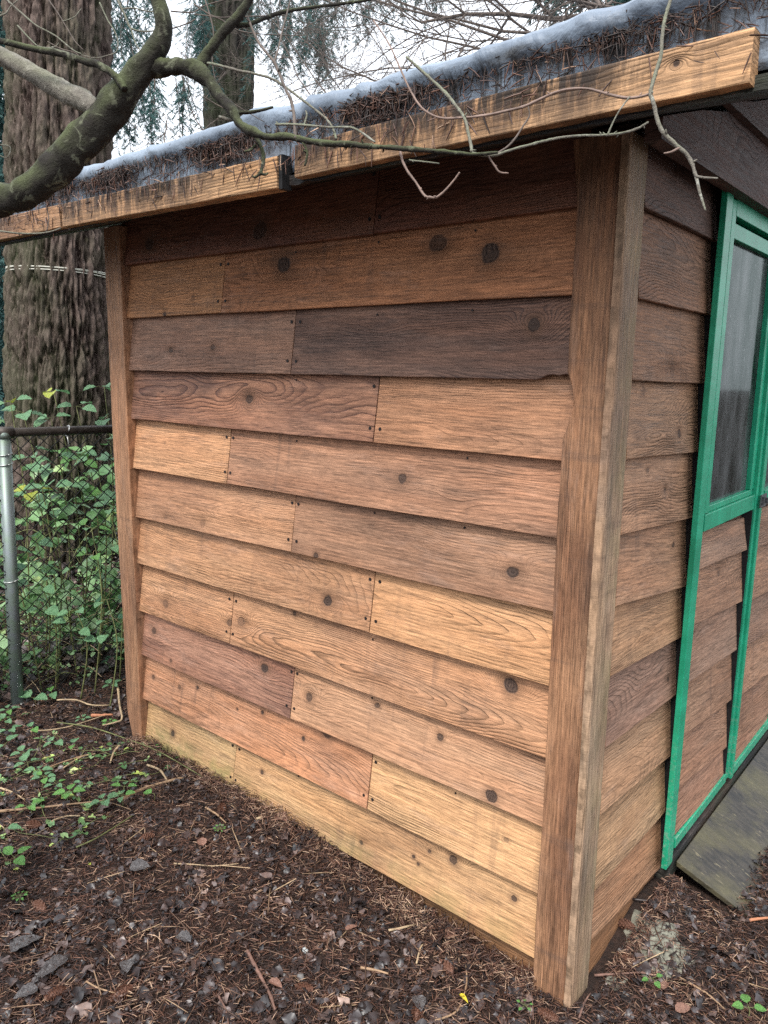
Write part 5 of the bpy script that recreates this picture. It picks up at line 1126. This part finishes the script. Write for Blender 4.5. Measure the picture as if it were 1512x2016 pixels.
limb('twig', [(930, 302, 7), (955, 306, 6), (978, 305, 6), (1000, 297, 5), (1040, 286, 5.5), (1075, 277, 5.5), (1110, 270, 5), (1150, 267, 5), (1190, 266, 5), (1225, 262, 5), (1255, 253, 5), (1277, 240, 3.5)], M['twig_pale'], 1.04, .97, 8, 5, .3, buds=7)
limb('twig', [(976, 304, 4.5), (1000, 288, 4), (1016, 270, 4), (1030, 248, 3.5), (1042, 228, 3), (1040, 210, 2.5)], M['twig_dark'], 1.03, None, 6, buds=3)
limb('twig', [(800, 140, 3), (812, 122, 2.5)], M['twig_dark'], 1.1, None, 5)
limb('twig', [(788, 298, 5), (793, 318, 5), (803, 338, 5), (818, 358, 4.5), (835, 384, 4.5), (846, 388, 5), (860, 388, 4.5), (880, 371, 4), (896, 352, 3.5), (905, 339, 3)], M['twig_red'], 1.08, 1.04, 7, 5, .3, buds=4)
limb('twig', [(805, 315, 3), (830, 318, 3), (865, 322, 3)], M['twig_pale'], 1.06, None, 5, buds=2); limb('twig', [(962, 308, 4), (975, 328, 4), (984, 339, 4), (1001, 341, 3)], M['twig_red'], 1.03, None, 6, buds=2)
limb('twig', [(596, 280, 5), (604, 298, 5), (604, 312, 5), (600, 326, 4)], M['limb'], 1.12, None, 7, buds=2)
limb('twig', [(1340, -120, 8), (1330, -40, 7), (1320, 0, 7), (1311, 30, 7), (1306, 52, 7), (1303, 80, 7), (1301, 110, 7.5), (1292, 140, 7.5), (1283, 170, 7.5), (1281, 186, 8), (1287, 205, 8), (1294, 235, 8), (1303, 257, 8), (1320, 275, 8), (1336, 290, 8), (1350, 302, 7.5), (1361, 318, 7.5), (1367, 336, 7), (1371, 350, 7), (1376, 372, 5.5), (1381, 390, 5), (1389, 415, 3.5)], M['twig_pale'], 1.0, .95, 9, 5, .3, buds=9)
limb('twig', [(1370, 347, 5), (1388, 350, 4.5), (1413, 351, 3.5)], M['twig_pale'], .955, None, 6, buds=1); limb('twig', [(1337, 291, 5), (1322, 299, 4.5), (1307, 302, 3)], M['twig_red'], .96, None, 6)
limb('branch', [(320, -200, 24, 1.2), (480, -330, 18, 1.15), (800, -380, 14, 1.08), (1150, -330, 11, 1.02), (1340, -120, 8, 1.0)], M['limb'], 1.1, sides=8)
for pts, w in [([(8, -5), (40, 24), (71, 50), (108, 70), (143, 98), (160, 106)], 4.5), ([(92, -5), (110, 20), (124, 42), (143, 74), (150, 84), (164, 98)], 2.6), ([(124, 42), (146, 34), (160, 17)], 3), ([(34, 50), (62, 80), (78, 92), (106, 93), (116, 84)], 3.2), ([(-5, 33), (12, 26), (20, 14), (35, 0)], 4), ([(228, -10), (238, 14), (246, 30), (252, 46), (259, 56), (280, 62), (307, 60)], 5),
              ([(258, 56), (264, 78), (272, 94), (281, 106)], 3), ([(238, 18), (262, 16), (290, 22), (312, 23)], 3), ([(196, 5), (212, 40), (226, 62), (232, 82), (229, 102), (205, 111), (186, 114), (160, 108)], 3), ([(94, 82), (120, 96), (148, 104), (165, 118), (186, 112)], 2.5), ([(340, 56), (372, 45), (385, 37)], 3), ([(336, 22), (380, 24), (400, 12), (440, 0)], 3), ([(382, 8), (420, 32), (455, 34), (500, 32), (560, 30)], 3), ([(383, 28), (430, 36), (470, 60), (530, 68), (600, 70)], 2.6),
              ([(404, 0), (420, 60), (418, 120), (432, 180), (470, 210), (520, 240)], 2.6), ([(400, 190), (425, 205), (445, 215)], 2.6), ([(1, 285), (20, 290), (14, 310), (-3, 305)], 3), ([(0, 455), (45, 460), (90, 458), (120, 449)], 4), ([(92, 455), (96, 430), (90, 405)], 2.4)]:
    dd = 1.45 if pts[0][0] < 330 else 1.35
    limb('twig', [(a, b, w * (1 - .5 * i / len(pts))) for i, (a, b) in enumerate(pts)], M['twig_pale'] if w > 2.8 and pts[0][0] < 330 else M['twig_dark'], dd if pts[0][1] < 400 else 1.3, None, 6, 5, .3, buds=2)

# ------------------------------------------------------------------ leafless shrubs behind the roof
def shrub(name, label, base, aims, depth, gen, seed, mat, wpx=8):
    rnd = random.Random(seed); root = tag(empty(name, base), label, 'shrub', 'bare shrubs behind the roof'); fine = MB()
    def grow(p, d, L, r_, lv):
        q = [p]; rad = [r_]; n = 5
        for i in range(n):
            d = (d + Vector((rnd.uniform(-.22, .22), rnd.uniform(-.22, .22), rnd.uniform(-.16, .20)))).normalized(); q.append(q[-1] + d * L / n); rad.append(r_ * (1 - .6 * (i + 1) / n))
        fine.tube(q, rad, 4 if lv else 6, 1, 0, False)
        if lv >= gen: return
        for i in range(1, n + 1):
            for _ in range(2 if lv < 2 else 1):
                if rnd.random() < .82:
                    a = d.orthogonal().normalized(); a.rotate(Matrix.Rotation(rnd.uniform(0, 6.28), 3, d)); nd = (d * rnd.uniform(.5, 1) + a * rnd.uniform(.5, 1)).normalized()
                    grow(q[i], nd, L * rnd.uniform(.40, .68), max(.0009, rad[i] * .62), lv + 1)
    for (x, y, x2, y2, w) in aims:
        a = at(x, y, depth + rnd.uniform(-.3, .3)); b = at(x2, y2, depth + rnd.uniform(-.5, .5)); st = MB().tube([base, base.lerp(a, .5) + Vector((0, 0, .25)), a], [w * 1.6 * depth / F_PX / 2, w * 1.2 * depth / F_PX / 2, w * depth / F_PX / 2], 7, 4); adopt(st.build('stem', mat), root)
        grow(a, (b - a).normalized(), (b - a).length, w * depth / F_PX / 2, 0)
    o = adopt(fine.build('branches', mat), root); o['kind'] = 'stuff'
b1 = at(900, 500, 5.0); b1.z = .3
shrub('bare_shrub', 'leafless shrub whose thin twigs fill the sky above the middle of the tarp', b1, [(1150, 60, 760, 110, 7), (1100, 90, 560, 60, 6), (1000, 110, 640, -10, 5), (900, 130, 560, 150, 4), (760, 170, 560, 60, 4), (1050, 70, 800, -60, 5), (880, 140, 900, -40, 4)], 4.6, 2, 3, M['twig_dark'])
b2 = at(1350, 400, 4.6); b2.z = .3
shrub('bare_shrub', 'leafless shrub with thicker branches over the right of the tarp', b2, [(1270, 5, 830, 125, 13), (1260, 10, 1040, 20, 9), (1200, 30, 1130, -60, 12), (1290, -10, 950, -40, 8)], 4.2, 2, 5, M['twig_dark'])
b3 = at(330, 500, 4.4); b3.z = .3
shrub('bare_shrub', 'leafless twigs hanging between the two fir trunks', b3, [(330, 300, 300, 100, 3), (420, 280, 330, 160, 3), (360, 290, 420, 60, 3)], 4.3, 2, 8, M['twig_dark'])

b4 = at(700, 500, 3.9); b4.z = .3
shrub('bare_shrub', 'leafless shrub nearest the roof with the finest twigs over the middle batten', b4, [(700, 250, 560, 40, 3.5), (760, 220, 900, 20, 3.5), (860, 180, 1010, -20, 3.5), (640, 240, 500, 80, 3), (820, 200, 700, 10, 3), (960, 150, 1120, 10, 3), (720, 240, 640, 120, 3)], 3.7, 3, 12, M['twig_dark'])

# ------------------------------------------------------------------ needles and twigs caught on the tarp edge and the battens
def clump_needles(n, fx, y0, z0, zs, mat, lens, hang, w=.045, seed=2, label='', name='caught_needles'):
    X = RNG.uniform(-2.25, .32, n); kp = np.array([fx(x) for x in X]) > RNG.random(n); X = X[kp]; n = len(X)
    P = np.column_stack([X, y0 - RNG.random(n) * .010, z0 + RNG.normal(0, zs, n)])
    down = RNG.random(n) < hang; pit = np.where(down, RNG.normal(PI / 2, .35, n), RNG.normal(0, .5, n)); yaw = np.where(down, RNG.uniform(-.3, .3, n), RNG.normal(0, .5, n))
    s = RNG.uniform(*lens, n); P[:, 2] -= np.where(down, s * .4, 0)
    return tag(scatter(name, nl * np.array([1, w / .045, w / .045]), nf, P, rots(yaw, pit, RNG.uniform(0, 6.28, n)), s, mat, None, RNG.beta(1.5, 1.8, n)), label, None, None, 'stuff')
def dens(x): return .14 + 2.0 * max(0, noise.noise((x * 4.3, 3, 0)) + .06 + .2 * noise.noise((x * 15, 3, 0))) * (0.35 if x > .12 else 1)
clump_needles(10500, dens, -.332, 2.128, .008, M['caught'], (.010, .032), .42, .045, label='fir needles and twiglets matted under the tarp roll')
clump_needles(2600, lambda x: .5 * dens(x), -.326, 2.10, .020, M['caught'], (.010, .028), .8, .04, label='needles hanging down the stained tarp edge')
clump_needles(700, lambda x: (.8 if x < .0 else .12), BY - .001, 2.075, .020, M['litter_needle'], (.015, .035), .6, .045, label='stray needles stuck to the battens')
clump_needles(1500, lambda x: .15 + .8 * dens(x), -.337, 2.097, .003, M['caught'], (.010, .028), .1, .045, label='dark needle mat lying along the top of the battens')
